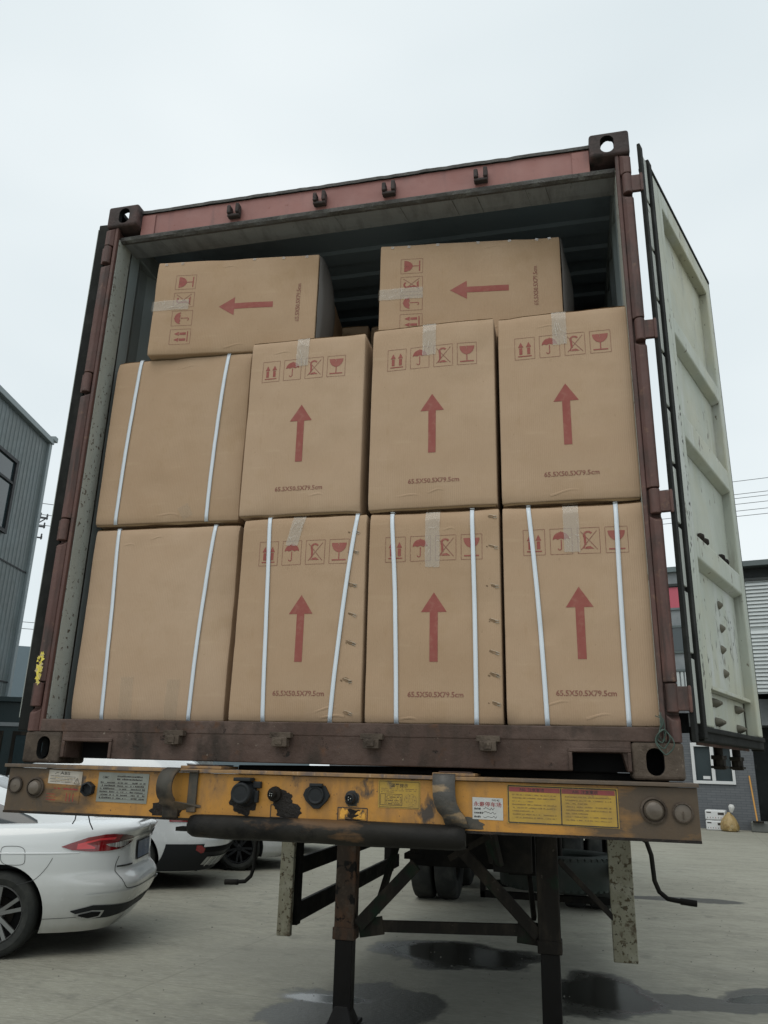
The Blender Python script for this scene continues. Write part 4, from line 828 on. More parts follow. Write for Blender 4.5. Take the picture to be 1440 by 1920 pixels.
def d_yel(m, f):
    r = random.Random(9)
    for p, e in (((1.448, -.026), (1.584, -.026)), ((1.448, -.107), (1.584, -.107)), ((1.448, -.026), (1.448, -.107)), ((1.584, -.026), (1.584, -.107)), ((1.452, -.066), (1.526, -.066)), ((1.526, -.066), (1.526, -.101)), ((1.452, -.066), (1.452, -.101)), ((1.452, -.101), (1.526, -.101)), ((1.468, -.066), (1.468, -.101))): line(m, p, e, .0012, 'ink', f, 1)
    put_text(m, '温馨提示', 1.488, -.043, .011, 'ink', f, .058)
    for i in range(3): scribble(m, f, 1.454, 1.578 if i < 2 else 1.50, -.050 - .0055 * i, .003, 'inkg', r, .92)
    for i in range(6): scribble(m, f, 1.470, 1.524, -.0715 - .0053 * i, .003, 'ink' if i % 2 else 'inkg', r, .8)
    for rr_ in (.0205, .008):
        pts = [(1.555 + rr_ * math.cos(a), -.083 + rr_ * .95 * math.sin(a)) for a in [2 * math.pi * i / 20 for i in range(21)]]
        for p, e in zip(pts, pts[1:]): line(m, p, e, .001, 'inkg', f, 1)
    for k in range(7):
        a = k * 2 * math.pi / 7; quad(m, 1.555 + .0145 * math.cos(a) - .002, 1.555 + .0145 * math.cos(a) + .002, -.085 + .0145 * math.sin(a), -.081 + .0145 * math.sin(a), 'inkg', f, .05)
sticker('socket_diagram_sticker', 1.444, 1.588, -.022, -.110, 'stick_y', d_yel, -.01)
def d_park(m, f):
    r = random.Random(12); put_text(m, 'NO:42', 1.826, -.0765, .0055, 'ink', f, .024)
    put_text(m, '永豪停车场', 1.766, -.093, .0135, 'inkr', f, .090)
    for i, z in enumerate((-.1045, -.1165, -.1285)):
        scribble(m, f, 1.768, 1.790 + .006 * (i == 1), z, .0065, 'ink', r, .9)
        x = 1.797; pz = z + .003
        for k in range(9): nx, nz_ = x + r.uniform(.003, .006), z + r.uniform(0, .008); line(m, (x, pz), (nx, nz_), .0012, 'ink', f, 1); x, pz = nx, nz_
sticker('parking_sticker', 1.762, 1.861, -.067, -.134, 'stick_p', d_park, -.012)
def d_warn(m, f):
    r = random.Random(15)
    for x0, x1 in ((1.882, 2.043), (2.049, 2.213)):
        quad(m, x0, x1, -.0455, -.031, 'stick_r', f, .05)
        g = lambda x, z: f(x, z) + Vector((0, -.0003, 0))
        put_text(m, 'ABS', x0 + .033, -.0425, .0085, 'ink', g, .020); put_text(m, '注意事项', x0 + .060, -.0430, .0095, 'ink', g, .052)
        z = -.056
        for i in range(8): scribble(m, g, x0 + .010, x1 - (.012 if i % 3 != 2 else .085), z, .0036, 'inkg', r, .94); z -= .0098
    for p, e in (((1.879, -.028), (2.218, -.028)), ((1.879, -.139), (2.218, -.139)), ((1.879, -.028), (1.879, -.139)), ((2.046, -.031), (2.046, -.139)), ((2.217, -.028), (2.217, -.139))): line(m, p, e, .0035, 'ink', f, 4)
sticker('warning_sticker', 1.875, 2.222, -.024, -.142, 'stick_y', d_warn, -.010)
# rounded bumper trough slung under the beam
m = MB(); tp_ = []
for i in range(13):
    a = R(-85 + 205 * i / 12); tp_.append((FY - .028 - .052 * math.cos(a - R(35)) * 1.0, -.205 - .046 * math.sin(R(95) - a * 1.0) if False else -.203 + .048 * math.sin(R(120) - a)))
tp_ = [(FY - .006, -.1545), (FY - .026, -.1565), (FY - .038, -.166), (FY - .047, -.184), (FY - .046, -.206), (FY - .036, -.222), (FY - .016, -.231), (FY + .02, -.233), (FY + .05, -.224)]
NX = 60
def trough(a, b):
    k = b * (len(tp_) - 1); i = min(int(k), len(tp_) - 2); t = k - i; y = tp_[i][0] * (1 - t) + tp_[i + 1][0] * t; z = tp_[i][1] * (1 - t) + tp_[i + 1][1] * t
    x = .765 + .975 * a; e = min(a, 1 - a) * .975; s_ = .018 * (max(0, 1 - e / .03)) ** 2
    return Vector((x, y + s_, z + .0035 * mnoise.noise(Vector((x * 6, b * 3, 0))) + .002 * mnoise.noise(Vector((x * 22, b * 5, 0))))) if False else Vector((x, y + s_ + .004 * mnoise.noise(Vector((x * 5, b * 3, 7))), z + .0035 * mnoise.noise(Vector((x * 6, b * 3, 0))) - s_ * .3 * (1 if b < .5 else -1)))
m.grid(trough, NX, 16, 'trough'); m.box(.72, .78, FY - .02, FY + .03, -.212, -.199, 'darksteel'); m.box(.77, 1.735, FY - .004, FY + .04, -.225, -.16, 'trough')
m.build('bumper_tube', beam, smooth=60)
for k, (x, l) in enumerate(((.300, .03), (.352, .045))):
    m = MB(); m.tube([(x, FY + .01, -.178), (x + .002 + .01 * k, FY + .005, -.178 - l * .5), (x - .004 + .035 * k, FY, -.178 - l)], .0022, 'plastic', 5); m.build('cable_tie', beam)
# chassis
m = MB()
for x in (.86, 1.46):
    m.box(x, x + .14, .11, 12.0, -.02, .012, 'darksteel'); m.box(x + .06, x + .08, .11, 3.2, -.17, -.02, 'darksteel'); m.box(x, x + .14, .11, 3.2, -.19, -.17, 'darksteel'); m.box(x + .06, x + .08, 3.2, 12.0, -.58, -.02, 'darksteel'); m.box(x, x + .14, 3.2, 12.0, -.62, -.58, 'darksteel')
for y in (.5, 1.6, 2.5, 3.6, 5.0, 6.4, 8.0, 9.6, 11.2): m.box(.94, 1.52, y, y + .08, -.30 if y > 3 else -.15, -.06, 'darksteel')
for y in (.35, 3.7, 8.2, 11.9): m.box(1.60, 2.40, y, y + .12, -.14, .012, 'darksteel'); m.box(.05, .86, y + .05, y + .17, -.16, -.03, 'darksteel')
m.box(1.61, 2.40, .14, .30, -.10, .0185, 'darksteel')
m.box(.90, 1.62, 3.21, 3.5, -.66, -.20, 'darksteel'); m.box(1.62, 1.80, 3.0, 3.1, -.66, -.02, 'darksteel')
tb(m, 'chassis_frame', bevel=.004)
m = MB(); m.beam((1.50, 2.55, -.18), (1.58, 2.60, -.56), .16, .03, 'legdark'); m.box(1.56, 1.80, 2.58, 2.66, -.60, -.20, 'darksteel'); tb(m, 'mounting_bracket', bevel=.006)
m = MB(); m.beam((1.60, .5, -.315), (1.76, .5, -.225), .02, .022, 'legdark'); tb(m, 'stay_bar')
def landing_leg(xc, y, mat, mz, name='landing_leg'):
    m = MB(); m.box(xc - .069, xc + .069, y - .055, y + .055, mz, -.30, mat); lg = tb(m, name, bevel=.008)
    m = MB(); m.box(xc - .076, xc + .076, y - .065, y + .065, mz - .03, mz + .045, mat); m.build('leg_collar', lg, bevel=.006)
    m = MB(); m.box(xc - .060, xc + .060, y - .05, y + .045, G + .10, mz - .03, 'legin'); m.build('inner_leg', lg, bevel=.006)
    m = MB(); m.box(xc - .10, xc + .10, y - .13, y + .13, G + .006, G + .03, 'legin'); m.add([(xc - .085, y - .08, G + .03), (xc + .085, y - .08, G + .03), (xc + .085, y + .08, G + .03), (xc - .085, y + .08, G + .03), (xc - .045, y - .05, G + .13), (xc + .045, y - .05, G + .13), (xc + .045, y + .05, G + .13), (xc - .045, y + .05, G + .13)], [(0, 1, 5, 4), (1, 2, 6, 5), (2, 3, 7, 6), (3, 0, 4, 7), (4, 5, 6, 7)], 'legin'); m.build('leg_foot', lg, bevel=.006)
    return lg
LY = 2.85
l1 = landing_leg(.543, LY, 'legrust', -1.059); l2 = landing_leg(1.883, LY, 'legdark', -1.048)
m = MB()
m.beam((0.718, LY, -1.001), (1.786, LY, -0.959), .03, .07, 'legdark'); m.beam((0.635, LY - .01, -1.022), (0.802, LY - .01, -0.991), .02, .11, 'legdark'); m.beam((1.681, LY - .01, -0.97), (1.828, LY - .01, -0.98), .02, .13, 'legdark')
m.beam((0.635, LY - .03, -1.001), (1.022, LY - .03, -0.609), .03, .085, 'legdark'); m.beam((1.817, LY - .03, -0.985), (1.294, LY - .03, -0.472), .03, .075, 'legdark')
m.beam((0.739, LY + .05, -0.922), (0.844, LY + .5, -0.315), .03, .06, 'legdark'); m.beam((1.786, LY + .05, -0.902), (1.702, LY + .5, -0.315), .03, .05, 'legdark')
m.beam((1.953, LY + .06, -0.546), (2.309, LY + .12, -0.902), .02, .035, 'legdark')
m.box(.48, 1.955, LY - .04, LY + .04, -.40, -.30, 'darksteel')
tb(m, 'leg_bracing', bevel=.004)
m = MB(); m.tube([(0.164, LY, -0.483), (-0.119, LY, -0.493), (-0.14, LY, -0.525), (-0.145, LY, -0.692), (-0.163, LY, -0.745), (-0.203, LY, -0.781), (-0.265, LY, -0.789), (-0.354, LY, -0.793)], .0135, 'darksteel', 10); m.tube([(-0.255, LY, -0.789), (-0.354, LY, -0.793)], .0185, 'darksteel', 10); m.box(.11, .53, LY - .02, LY + .02, -.50, -.46, 'darksteel'); tb(m, 'leg_crank', smooth=50)
m = MB(); m.tube([(2.205, LY, -0.378), (2.456, LY, -0.373), (2.51, LY, -0.404), (2.534, LY, -0.483), (2.542, LY, -0.629), (2.566, LY, -0.692), (2.613, LY, -0.729), (2.686, LY, -0.739), (2.782, LY, -0.747)], .0145, 'darksteel', 10); m.tube([(2.686, LY, -0.739), (2.782, LY, -0.747)], .019, 'darksteel', 10); m.box(1.89, 2.226, LY - .02, LY + .02, -.395, -.36, 'darksteel'); tb(m, 'leg_crank', smooth=50)
# side guards
GY = 2.955
def side_guard(x0, x1, inx, name='side_guard'):
    m = MB(); m.box(x0, x1, GY, GY + .045, -1.127, -.28, 'guardw'); g = tb(m, name, bevel=.006)
    m = MB()
    xi0, xi1 = sorted((inx, inx + (.03 if inx < 1 else -.03)))
    for z0_, z1_ in ((-1.07, -.94), (-.755, -.64)): m.box(xi0, xi1, GY + .046, 6.6, z0_, z1_, 'darksteel')
    for y in (3.04, 4.5, 6.1): m.box(xi0 - .03, xi1 + .03, y, y + .08, -1.07, -.20, 'darksteel')
    m.build('guard_rail', g, bevel=.003); return g
side_guard(.012, .112, .07); side_guard(2.270, 2.419, 2.375)
# wheels
def road_wheel(xc, y, r=.50, w=.24, lying=False):
    pass
def tyre_prof(r, w, rim):
    h = w / 2
    return [(rim, -h * .80), (rim + .02, -h * .92), (rim + (r - rim) * .5, -h * 1.02), (r - .035, -h * .96), (r - .012, -h * .86), (r, -h * .70), (r + .003, 0), (r, h * .70), (r - .012, h * .86), (r - .035, h * .96), (rim + (r - rim) * .5, h * 1.02), (rim + .02, h * .92), (rim, h * .80)]
def truck_wheel(x, y, z=None, parent=tr, T=None, name='wheel', tread=False):
    r, w = .50, .265; T = T or Matrix.Translation((x, y, G + r + .002)) @ Matrix.Rotation(R(90), 4, 'Y')
    m = MB(); m.lathe([(.09, .02), (.20, .03), (.27, -.04), (.285, -.10), (.285, .10), (.27, .04), (.20, -.01)] if False else [(.06, .03), (.16, .05), (.25, .0), (.285, .08), (.285, -.10), (.25, -.02)], T, 'legdark', 32)
    rim = tb(m, name, smooth=40)
    m = MB(); m.lathe(tyre_prof(r, w, .285), T, 'tyre_s' if tread else 'tyre', 56, closed=True)
    if tread:
        for k in range(56):
            a = 2 * math.pi * k / 56
            for s in (-1, 1):
                Q = T @ Matrix.Rotation(a, 4, 'Z') @ Matrix.Translation((r - .016, 0, s * w * .40)); m.box(-.012, .012, -.017, .017, -.010, .018, 'tyre_s', Q)
    m.build('tyre', rim, smooth=40); return rim
for y in (8.15, 9.45, 10.75):
    for x in (.135, .435, 2.005, 2.305): truck_wheel(x, y)
    m = MB(); m.tube([(.1, y, G + .5), (2.34, y, G + .5)], .06, 'darksteel', 12); m.box(.9, 1.54, y - .3, y + .3, -.60, -.38, 'darksteel'); tb(m, 'axle')
Ts = Matrix.Translation((1.93, 4.45, -.775)) @ Matrix.Rotation(R(-1), 4, 'X')
K['tyre_s'] = M('spare_tyre_dusty', (.030, .040, .034), .85, layers=[((.05, .05, .045), 5, .45, .75)], bump=(60, .3))
truck_wheel(0, 0, T=Ts, name='spare_wheel', tread=True)
m = MB(); m.box(1.30, 2.40, 4.1, 4.15, -.97, -.92, 'darksteel'); m.box(1.30, 2.40, 4.75, 4.8, -.97, -.92, 'darksteel'); m.tube([(1.93, 4.45, -.92), (1.93, 4.45, -.35)], .02, 'legdark', 8)
for x in (1.32, ): m.box(x - .02, x + .02, 4.1, 4.15, -.97, -.3, 'darksteel')
tb(m, 'spare_wheel_carrier', bevel=.003)

# ================================================================ CARS
class Car:
    """local frame: x forward from the rear bumper, y to the left, z up from the ground"""
    def __init__(c, name, loc, ang, label, L_, lev, belt, gh, paint, wr, ax, arch=None, group='white cars parked in a row', nq=4.6, wheel_y=.772, rim='alloy'):
        c.root = empty(name, (loc[0], loc[1], G), ang, label, 'car', group); c.L = L_; c.lev = lev; c.nq = nq; c.paint = paint
        zt = lev[-1][0]; z0 = lev[0][0]
        m = MB(); NP = 128; NZ = 46
        def pos(a, b):
            z = z0 + (zt - z0) * b; ph = 2 * math.pi * a; p = c.S(ph, z); f = min(1, (belt(p.x) - z0) / (zt - z0))
            return Vector((p.x, p.y, z0 + (z - z0) * f))
        m.grid(pos, NP, NZ, paint)
        def cap(a, b):
            p = c.S(2 * math.pi * a, zt); f = min(1, (belt(p.x) - z0) / (zt - z0)); q = Vector((L_ / 2, 0, 0)); k = 1 - b
            x = q.x + (p.x - q.x) * (k if abs(p.y) < .2 else 1 - b * .0); x = p.x + (L_ / 2 - p.x) * b * .25 if False else p.x
            yy = p.y * k; fz = min(1, (belt(x) - z0) / (zt - z0)); return Vector((x, yy, z0 + (zt - z0) * fz + .030 * (1 - k * k) * (1 if 0 < a < 1 else 1)))
        m.grid(cap, NP, 8, paint)
        m.grid(lambda a, b: (lambda q: Vector((q.x, q.y * (1 - b), q.z)))(pos(a, 0)), NP, 2, 'plastic')
        body = m.build('body', c.root, smooth=38); c.body = body
        b_ = bmesh.new(); b_.from_mesh(body.data); bmesh.ops.remove_doubles(b_, verts=b_.verts[:], dist=.0004); bmesh.ops.dissolve_degenerate(b_, edges=b_.edges[:], dist=.0001); bmesh.ops.recalc_face_normals(b_, faces=b_.faces[:]); b_.to_mesh(body.data); b_.free()
        cuts = []
        for x in ax:
            for s in (-1, 1):
                q = MB(); q.prism([((wr + .05) * math.cos(t), (wr + .05) * math.sin(t)) for t in [2 * math.pi * i / 56 for i in range(56)]], Matrix.Translation((x, s * 1.05, wr + .01)) @ Matrix.Rotation(R(90 * s), 4, 'X'), .42, 'plastic'); cuts.append(q.build('cut', c.root))
        bpy.context.view_layer.update(); bake(body, cuts); body.data.polygons.foreach_set('use_smooth', [True] * len(body.data.polygons)); body.data.set_sharp_from_angle(angle=R(38))
        u = MB(); u.box(.35, L_ - .35, -.66, .66, .22, .70, 'plastic'); u.build('underbody', c.root)
        for x in ax:
            for s in (-1, 1):
                T = Matrix.Translation((x, s * wheel_y, wr)) @ Matrix.Rotation(R(-90 * s), 4, 'X')   # local z points outwards
                w = MB(); rr = wr * .69
                w.lathe([(rr, -.09), (rr, .085), (rr * .965, .095), (rr * .93, .075), (rr * .90, -.02)], T, rim, 40)
                for k in range(10):
                    a = 2 * math.pi * (k + (.18 if k % 2 else -.18)) / 10 + .1; ca, sa = math.cos(a), math.sin(a)
                    w.beam(T @ Vector((ca * .04, sa * .04, .062)), T @ Vector((ca * rr * .95, sa * rr * .95, .082)), .030, .02, rim, up=T.to_3x3() @ Vector((0, 0, 1)))
                w.lathe([(0, .075), (.03, .078), (.055, .062), (.06, .0)], T, rim, 20); w.lathe([(0, -.03), (rr * .95, -.03), (rr * .93, .07)], T, 'black', 40); w.lathe([(0, -.005), (rr * .55, -.005), (rr * .55, -.02)], T, 'darksteel', 30)
                wo = w.build('wheel', c.root, smooth=35)
                t = MB(); t.lathe(tyre_prof(wr, .225, rr), T, 'tyre', 56, closed=True); t.build('tyre', wo, smooth=40)
        # greenhouse
        c.gh = gh; m = MB()
        m.grid(lambda a, b: c.Gs(2 * math.pi * a, b), 96, 14, paint)
        m.grid(lambda a, b: Vector((c.Gs(2 * math.pi * a, 1).x, c.Gs(2 * math.pi * a, 1).y * (1 - b), c.Gs(2 * math.pi * a, 1).z + .035 * (1 - (1 - b) ** 2))), 96, 6, paint)
        m.build('cabin', c.root, smooth=45)
    def prof(c, z):
        lv = c.lev
        if z <= lv[0][0]: return lv[0][1:]
        for (a, b) in zip(lv, lv[1:]):
            if z <= b[0]:
                t = (z - a[0]) / (b[0] - a[0]); return tuple(p + (q - p) * t for p, q in zip(a[1:], b[1:]))
        return lv[-1][1:]
    def S(c, ph, z, off=0):
        xr, xf, hw = c.prof(z); x0, x1 = xr - off, c.L - xf + off; n = c.nq; cs, sn = math.cos(ph), math.sin(ph)
        return Vector(((x0 + x1) / 2 + (x1 - x0) / 2 * math.copysign(abs(cs) ** (2 / n), cs), (hw + off) * math.copysign(abs(sn) ** (2 / n), sn), z))
    def side(c, x, z, off=.004, s=1):
        xr, xf, hw = c.prof(z); h = (c.L - xf - xr) / 2; k = max(0, 1 - abs((x - xr - h) / h) ** c.nq) ** (1 / c.nq); return Vector((x, s * (hw * k + off), z))
    def rear(c, y, z, off=.004, front=False):
        xr, xf, hw = c.prof(z); h = (c.L - xf - xr) / 2; k = max(0, 1 - min(1, abs(y / hw)) ** c.nq) ** (1 / c.nq)
        return Vector((xr + h - h * k - off, y, z)) if not front else Vector((xr + h + h * k + off, y, z))
    def Gs(c, ph, t, off=0):
        (xa, xb, hw0, z0_), (xc, xd, hw1, z1_) = c.gh[0], c.gh[-1]; e = t
        if len(c.gh) == 3:
            A, B_, D = c.gh
            p = [A[i] * (1 - t) ** 2 + 2 * B_[i] * t * (1 - t) + D[i] * t * t for i in range(4)]
        else: p = [a + (b - a) * t for a, b in zip(c.gh[0], c.gh[-1])]
        x0, x1, hw, z = p; x0 -= off; x1 += off; hw += off; n = 4.2; cs, sn = math.cos(ph), math.sin(ph)
        return Vector(((x0 + x1) / 2 + (x1 - x0) / 2 * math.copysign(abs(cs) ** (2 / n), cs), hw * math.copysign(abs(sn) ** (2 / n), sn), z))
    def gpatch(c, name, ph0, ph1, lo, hi, mat='glass', n=30):
        m = MB(); m.grid(lambda a, b: c.Gs(ph0 + (ph1 - ph0) * a, (lo(a) if callable(lo) else lo) * (1 - b) + (hi(a) if callable(hi) else hi) * b, .004), n, 6, mat); return m.build(name, c.root, smooth=50, fix=False)
    def wrap(c, name, ph0, ph1, lo, hi, mat, off=.005, n=40, nv=8, par=None):
        m = MB(); m.grid(lambda a, b: c.S(ph0 + (ph1 - ph0) * a, lo(a) * (1 - b) + hi(a) * b, off), n, nv, mat); return m.build(name, par or c.root, smooth=50, fix=False)
    def seam(c, pts, w=.005, s=1, name='panel_gap', fn=None, mat='seam'):
        m = MB(); fn = fn or (lambda x, z: c.side(x, z, .0025, s))
        for p, q in zip(pts, pts[1:]): line(m, p, q, w, mat, fn, 3)
        return m.build(name, c.body, fix=False)
def interp(pts):
    def f(a):
        for (x0, y0), (x1, y1) in zip(pts, pts[1:]):
            if a <= x1: return y0 + (y1 - y0) * max(0, (a - x0)) / (x1 - x0)
        return pts[-1][1]
    return f
def smooth_pts(pts, n=6):
    o = []
    for i in range(len(pts) - 1):
        p0 = Vector(pts[max(i - 1, 0)]); p1 = Vector(pts[i]); p2 = Vector(pts[i + 1]); p3 = Vector(pts[min(i + 2, len(pts) - 1)])
        for k in range(n):
            t = k / n; q = .5 * (2 * p1 + (p2 - p0) * t + (2 * p0 - 5 * p1 + 4 * p2 - p3) * t * t + (3 * p1 - p0 - 3 * p2 + p3) * t ** 3); o.append((q.x, q.y))
    return o + [tuple(pts[-1])]
sedan_lev = [(.185, .20, .20, .84), (.24, .15, .14, .865), (.33, .09, .08, .885), (.42, .035, .03, .898), (.50, .00, 0, .905), (.56, -.005, 0, .908), (.60, .015, .01, .910), (.66, .075, .04, .915), (.74, .085, .09, .922), (.80, .09, .16, .926), (.90, .09, .26, .915), (.96, .06, .4, .895), (1.00, .035, .55, .868), (1.025, .045, .62, .845), (1.045, .08, .66, .80)]
belt = interp([(0, 1.035), (.25, 1.045), (1.0, 1.045), (2.5, 1.0), (3.6, .99), (4.2, .92), (4.6, .82), (4.87, .70)])
sed_gh = [(.28, 3.75, .80, .965), (1.00, 3.35, .74, 1.28), (1.75, 2.75, .56, 1.44)]
c1 = Car('parked_car', (-1.96, 4.71), R(197), 'dusty white sedan with long red tail lamp, nearest parked car left of the trailer', 4.87, sedan_lev, belt, sed_gh, K['carw'], .335, (1.07, 3.92))
PI = math.pi
for s in (1, -1):
    P0, P1 = (PI - .16 if s > 0 else PI + .16), (PI / 2 + .59 if s > 0 else 3 * PI / 2 - .59)
    hi = interp([(0, 0.927), (.25, 0.957), (.5, 0.970), (.62, 0.968), (.8, 0.945), (1, 0.874)]); lo = interp([(0, 0.892), (.25, 0.844), (.45, 0.832), (.7, 0.830), (.9, 0.844), (1, 0.870)])
    tl = c1.wrap('tail_lamp', P0, P1, lo, hi, 'lampr', .007)
    c1.wrap('lamp_dark_tip', P0, P0 + (P1 - P0) * .32, lambda a: lo(a * .32), lambda a: hi(a * .32), 'lampd', .009, par=tl)
    lo2 = interp([(0, 0.887), (.2, 0.862), (.6, 0.857), (.85, 0.867), (1, 0.884)]); hi2 = interp([(0, 0.920), (.6, 0.897), (1, 0.887)])
    c1.wrap('reversing_lamp', P0 + (P1 - P0) * .10, P0 + (P1 - P0) * .52, lambda a: lo2(a), lambda a: hi2(a), 'lampc', .0115, par=tl)
    c1.wrap('light_bar', P0 + (P1 - P0) * .42, P0 + (P1 - P0) * .86, interp([(0, 0.924), (.5, 0.920), (.8, 0.894), (1, 0.867)]), interp([(0, 0.944), (.5, 0.938), (.8, 0.914), (1, 0.894)]), 'lampb', .0115, par=tl)
    c1.wrap('light_bar', P0 + (P1 - P0) * .66, P0 + (P1 - P0) * .86, interp([(0, 0.852), (1, 0.852)]), interp([(0, 0.867), (.6, 0.897), (1, 0.897)]), 'lampb', .0105, par=tl)
c1.wrap('chrome_strip', PI - .30, PI + .30, interp([(0, 0.905), (.5, 0.924), (1, 0.905)]), interp([(0, 0.910), (.5, 0.936), (1, 0.910)]), 'chrome', .014)
m = MB(); m.grid(lambda a, b: c1.rear(.26 - .52 * a, .715 + .165 * b, .007), 6, 3, 'plastic'); pr = m.build('plate_frame', c1.root, fix=False)
m = MB(); m.grid(lambda a, b: c1.rear(.235 - .47 * a, .727 + .145 * b, .012), 6, 3, 'plateb'); m.build('number_plate', pr, fix=False)
m = MB(); m.grid(lambda a, b: c1.rear(.62 - .24 * a, .690 + .014 * b, .006), 4, 1, 'seam'); m.build('boot_lettering', c1.body, fix=False)
m = MB(); m.lathe([(.038, 0), (.034, .006), (0, .008)], Matrix.Translation(c1.rear(0, .985, 0)) @ Matrix.Rotation(R(-90), 4, 'Y'), 'silver', 20); m.build('badge', c1.root, smooth=40)
gfn = lambda y, z: c1.rear(y, z, .0035)
c1.seam(smooth_pts([(.60, .78), (.63, .70), (.62, .60), (.585, .53), (.50, .515), (0, .515)]), .006, fn=gfn); c1.seam(smooth_pts([(-.60, .78), (-.63, .70), (-.62, .60), (-.585, .53), (-.50, .515), (0, .515)]), .006, fn=gfn)
for s in (1, -1):
    c1.seam([(.98 + .10 * math.copysign(abs(math.cos(t)) ** .55, math.cos(t)) + .02 * (math.sin(t)), .80 + .075 * math.copysign(abs(math.sin(t)) ** .55, math.sin(t))) for t in [2 * PI * i / 28 for i in range(29)]], .004, s)
    c1.seam(smooth_pts([(.655, .783), (.70, .70), (.77, .62), (.83, .595), (.92, .572)]), .004, s)
    c1.seam([(.70, .300), (.50, .305), (.25, .315)], .004, s)
    c1.seam([(1.75, .95), (1.72, .7), (1.62, .55), (1.55, .3)], .005, s)
    # crease catching light along the flank
    m = MB(); m.grid(lambda a, b: c1.side(.45 + 3.2 * a, .815 + .012 * b - .02 * a, .0015 + .007 * b * (1 - b) * 4 * math.sin(PI * min(1, a * 3 + .05)) ** .5 if a < .33 else .0015 + .007 * b * (1 - b) * 4, s), 40, 3, c1.paint); m.build('flank_crease', c1.body, smooth=30, fix=False)
# dark diffuser, exhaust surrounds and lower bumper groove
dlo = interp([(0, .30), (.5, .285), (.8, .29), (1, .355)]); dhi = interp([(0, .375), (.4, .385), (.8, .40), (1, .362)])
for s in (1, -1):
    PA, PB = (PI, PI - .86) if s > 0 else (PI, PI + .86)
    d = c1.wrap('bumper_trim', PA, PB, dlo, dhi, 'plastic', .006, n=50)
    c1.wrap('exhaust_surround', PA + (PB - PA) * .62, PA + (PB - PA) * .94, interp([(0, .300), (.5, .285), (1, .315)]), interp([(0, .352), (.5, .36), (1, .335)]), 'silver', .012, par=d)
    c1.wrap('exhaust_hole', PA + (PB - PA) * .66, PA + (PB - PA) * .91, interp([(0, .308), (.5, .296), (1, .318)]), interp([(0, .342), (.5, .348), (1, .330)]), 'black', .018, par=d)
    c1.wrap('bumper_step', PI - s * .05, PI - s * .80, interp([(0, .500), (1, .470)]), interp([(0, .512), (1, .488)]), c1.paint, .014)
c1.gpatch('rear_window', PI - .42, PI + .42, .30, .90)
for a, b in ((PI / 2 + .62, PI / 2 - .35), (3 * PI / 2 - .62, 3 * PI / 2 + .35)):
    c1.gpatch('chrome_surround', a + (.035 if a < PI else -.035), b, interp([(0, .16), (.15, .02), (1, .02)]), interp([(0, .28), (.2, .62), (.5, .80), (1, .80)]), c1.paint)
    m = MB(); w_ = c1.gpatch('side_window', a, b, interp([(0, .18), (.12, .06), (1, .06)]), interp([(0, .24), (.2, .56), (.5, .74), (1, .74)])); w_.location.y = .004 * (1 if a < PI else -1)
c1.gpatch('windscreen', -.42, .42, .08, .92)

# white crossover behind the sedan
suv_lev = [(.22, .22, .2, .84), (.30, .16, .1, .875), (.40, .07, .04, .905), (.50, .02, 0, .92), (.60, .0, 0, .925), (.70, .02, .02, .925), (.78, .07, .05, .925), (.86, .10, .1, .925), (.95, .11, .2, .915), (1.03, .12, .4, .90), (1.08, .14, .6, .87)]
sbelt = interp([(0, 1.08), (1.0, 1.07), (3.2, 1.04), (4.0, .98), (4.45, .84)])
suv_gh = [(.16, 3.5, .84, 1.02), (.30, 3.1, .80, 1.42), (.72, 2.5, .62, 1.63)]
WY = .80
def place_rear(hub_x, hub_y, ang, rear_ov):
    f = Vector((math.cos(ang), math.sin(ang))); l = Vector((-f.y, f.x)); p = Vector((hub_x, hub_y)) - f * rear_ov - l * .90; return (p.x, p.y)
c2 = Car('parked_car', place_rear(-3.149, 7.233, R(197), .76), R(197), 'white crossover with black lower bumper and silver skid plate, behind the nearest sedan', 4.45, suv_lev, sbelt, suv_gh, K['carw2'], .345, (1.22, 3.70), rim='plastic')
c2.wrap('black_cladding', PI - 1.17, PI + 1.17, lambda a: .225, lambda a: .56, 'plastic', .006, n=90)
c2.wrap('skid_plate', PI - .60, PI + .60, lambda a: .27 + .03 * abs(2 * a - 1), lambda a: .40, 'silver', .016, n=60)
for k in range(9):
    a0 = PI - .52 + .13 * k; c2.wrap('skid_rib', a0, a0 + .03, lambda a: .28, lambda a: .39, 'chrome', .022, n=2)
c2.wrap('bumper_lip', PI - .74, PI + .74, lambda a: .545 - .02 * abs(2 * a - 1), lambda a: .60, c2.paint, .022, n=50); c2.wrap('bumper_recess', PI - .70, PI + .70, lambda a: .46, lambda a: .53, 'black', .010, n=50)
for s in (1, -1): c2.wrap('rear_reflector', PI - s * .70, PI - s * .84, interp([(0, .455), (.3, .445), (1, .49)]), interp([(0, .50), (.5, .545), (1, .545)]), 'lampr', .012, n=12)
for s in (1, -1): c2.wrap('tail_lamp', PI - s * .62, PI - s * 1.12, lambda a: .83, interp([(0, .93), (1, .95)]), 'lampr', .008, n=24)
for s in (1, -1): c2.seam(smooth_pts([(.10, .66), (.30, .655), (.42, .70)]), .005, s)
m = MB(); m.grid(lambda a, b: c2.rear(.26 - .52 * a, .70 + .12 * b, .008), 6, 3, 'plateb'); m.build('number_plate', c2.root, fix=False)
c2.gpatch('rear_window', PI - .5, PI + .5, .15, .85); c2.gpatch('windscreen', -.45, .45, .08, .9)
for a, b in ((PI / 2 + .75, PI / 2 - .4), (3 * PI / 2 - .75, 3 * PI / 2 + .4)): c2.gpatch('side_window', a, b, lambda q: .06, interp([(0, .3), (.15, .62), (1, .70)]))

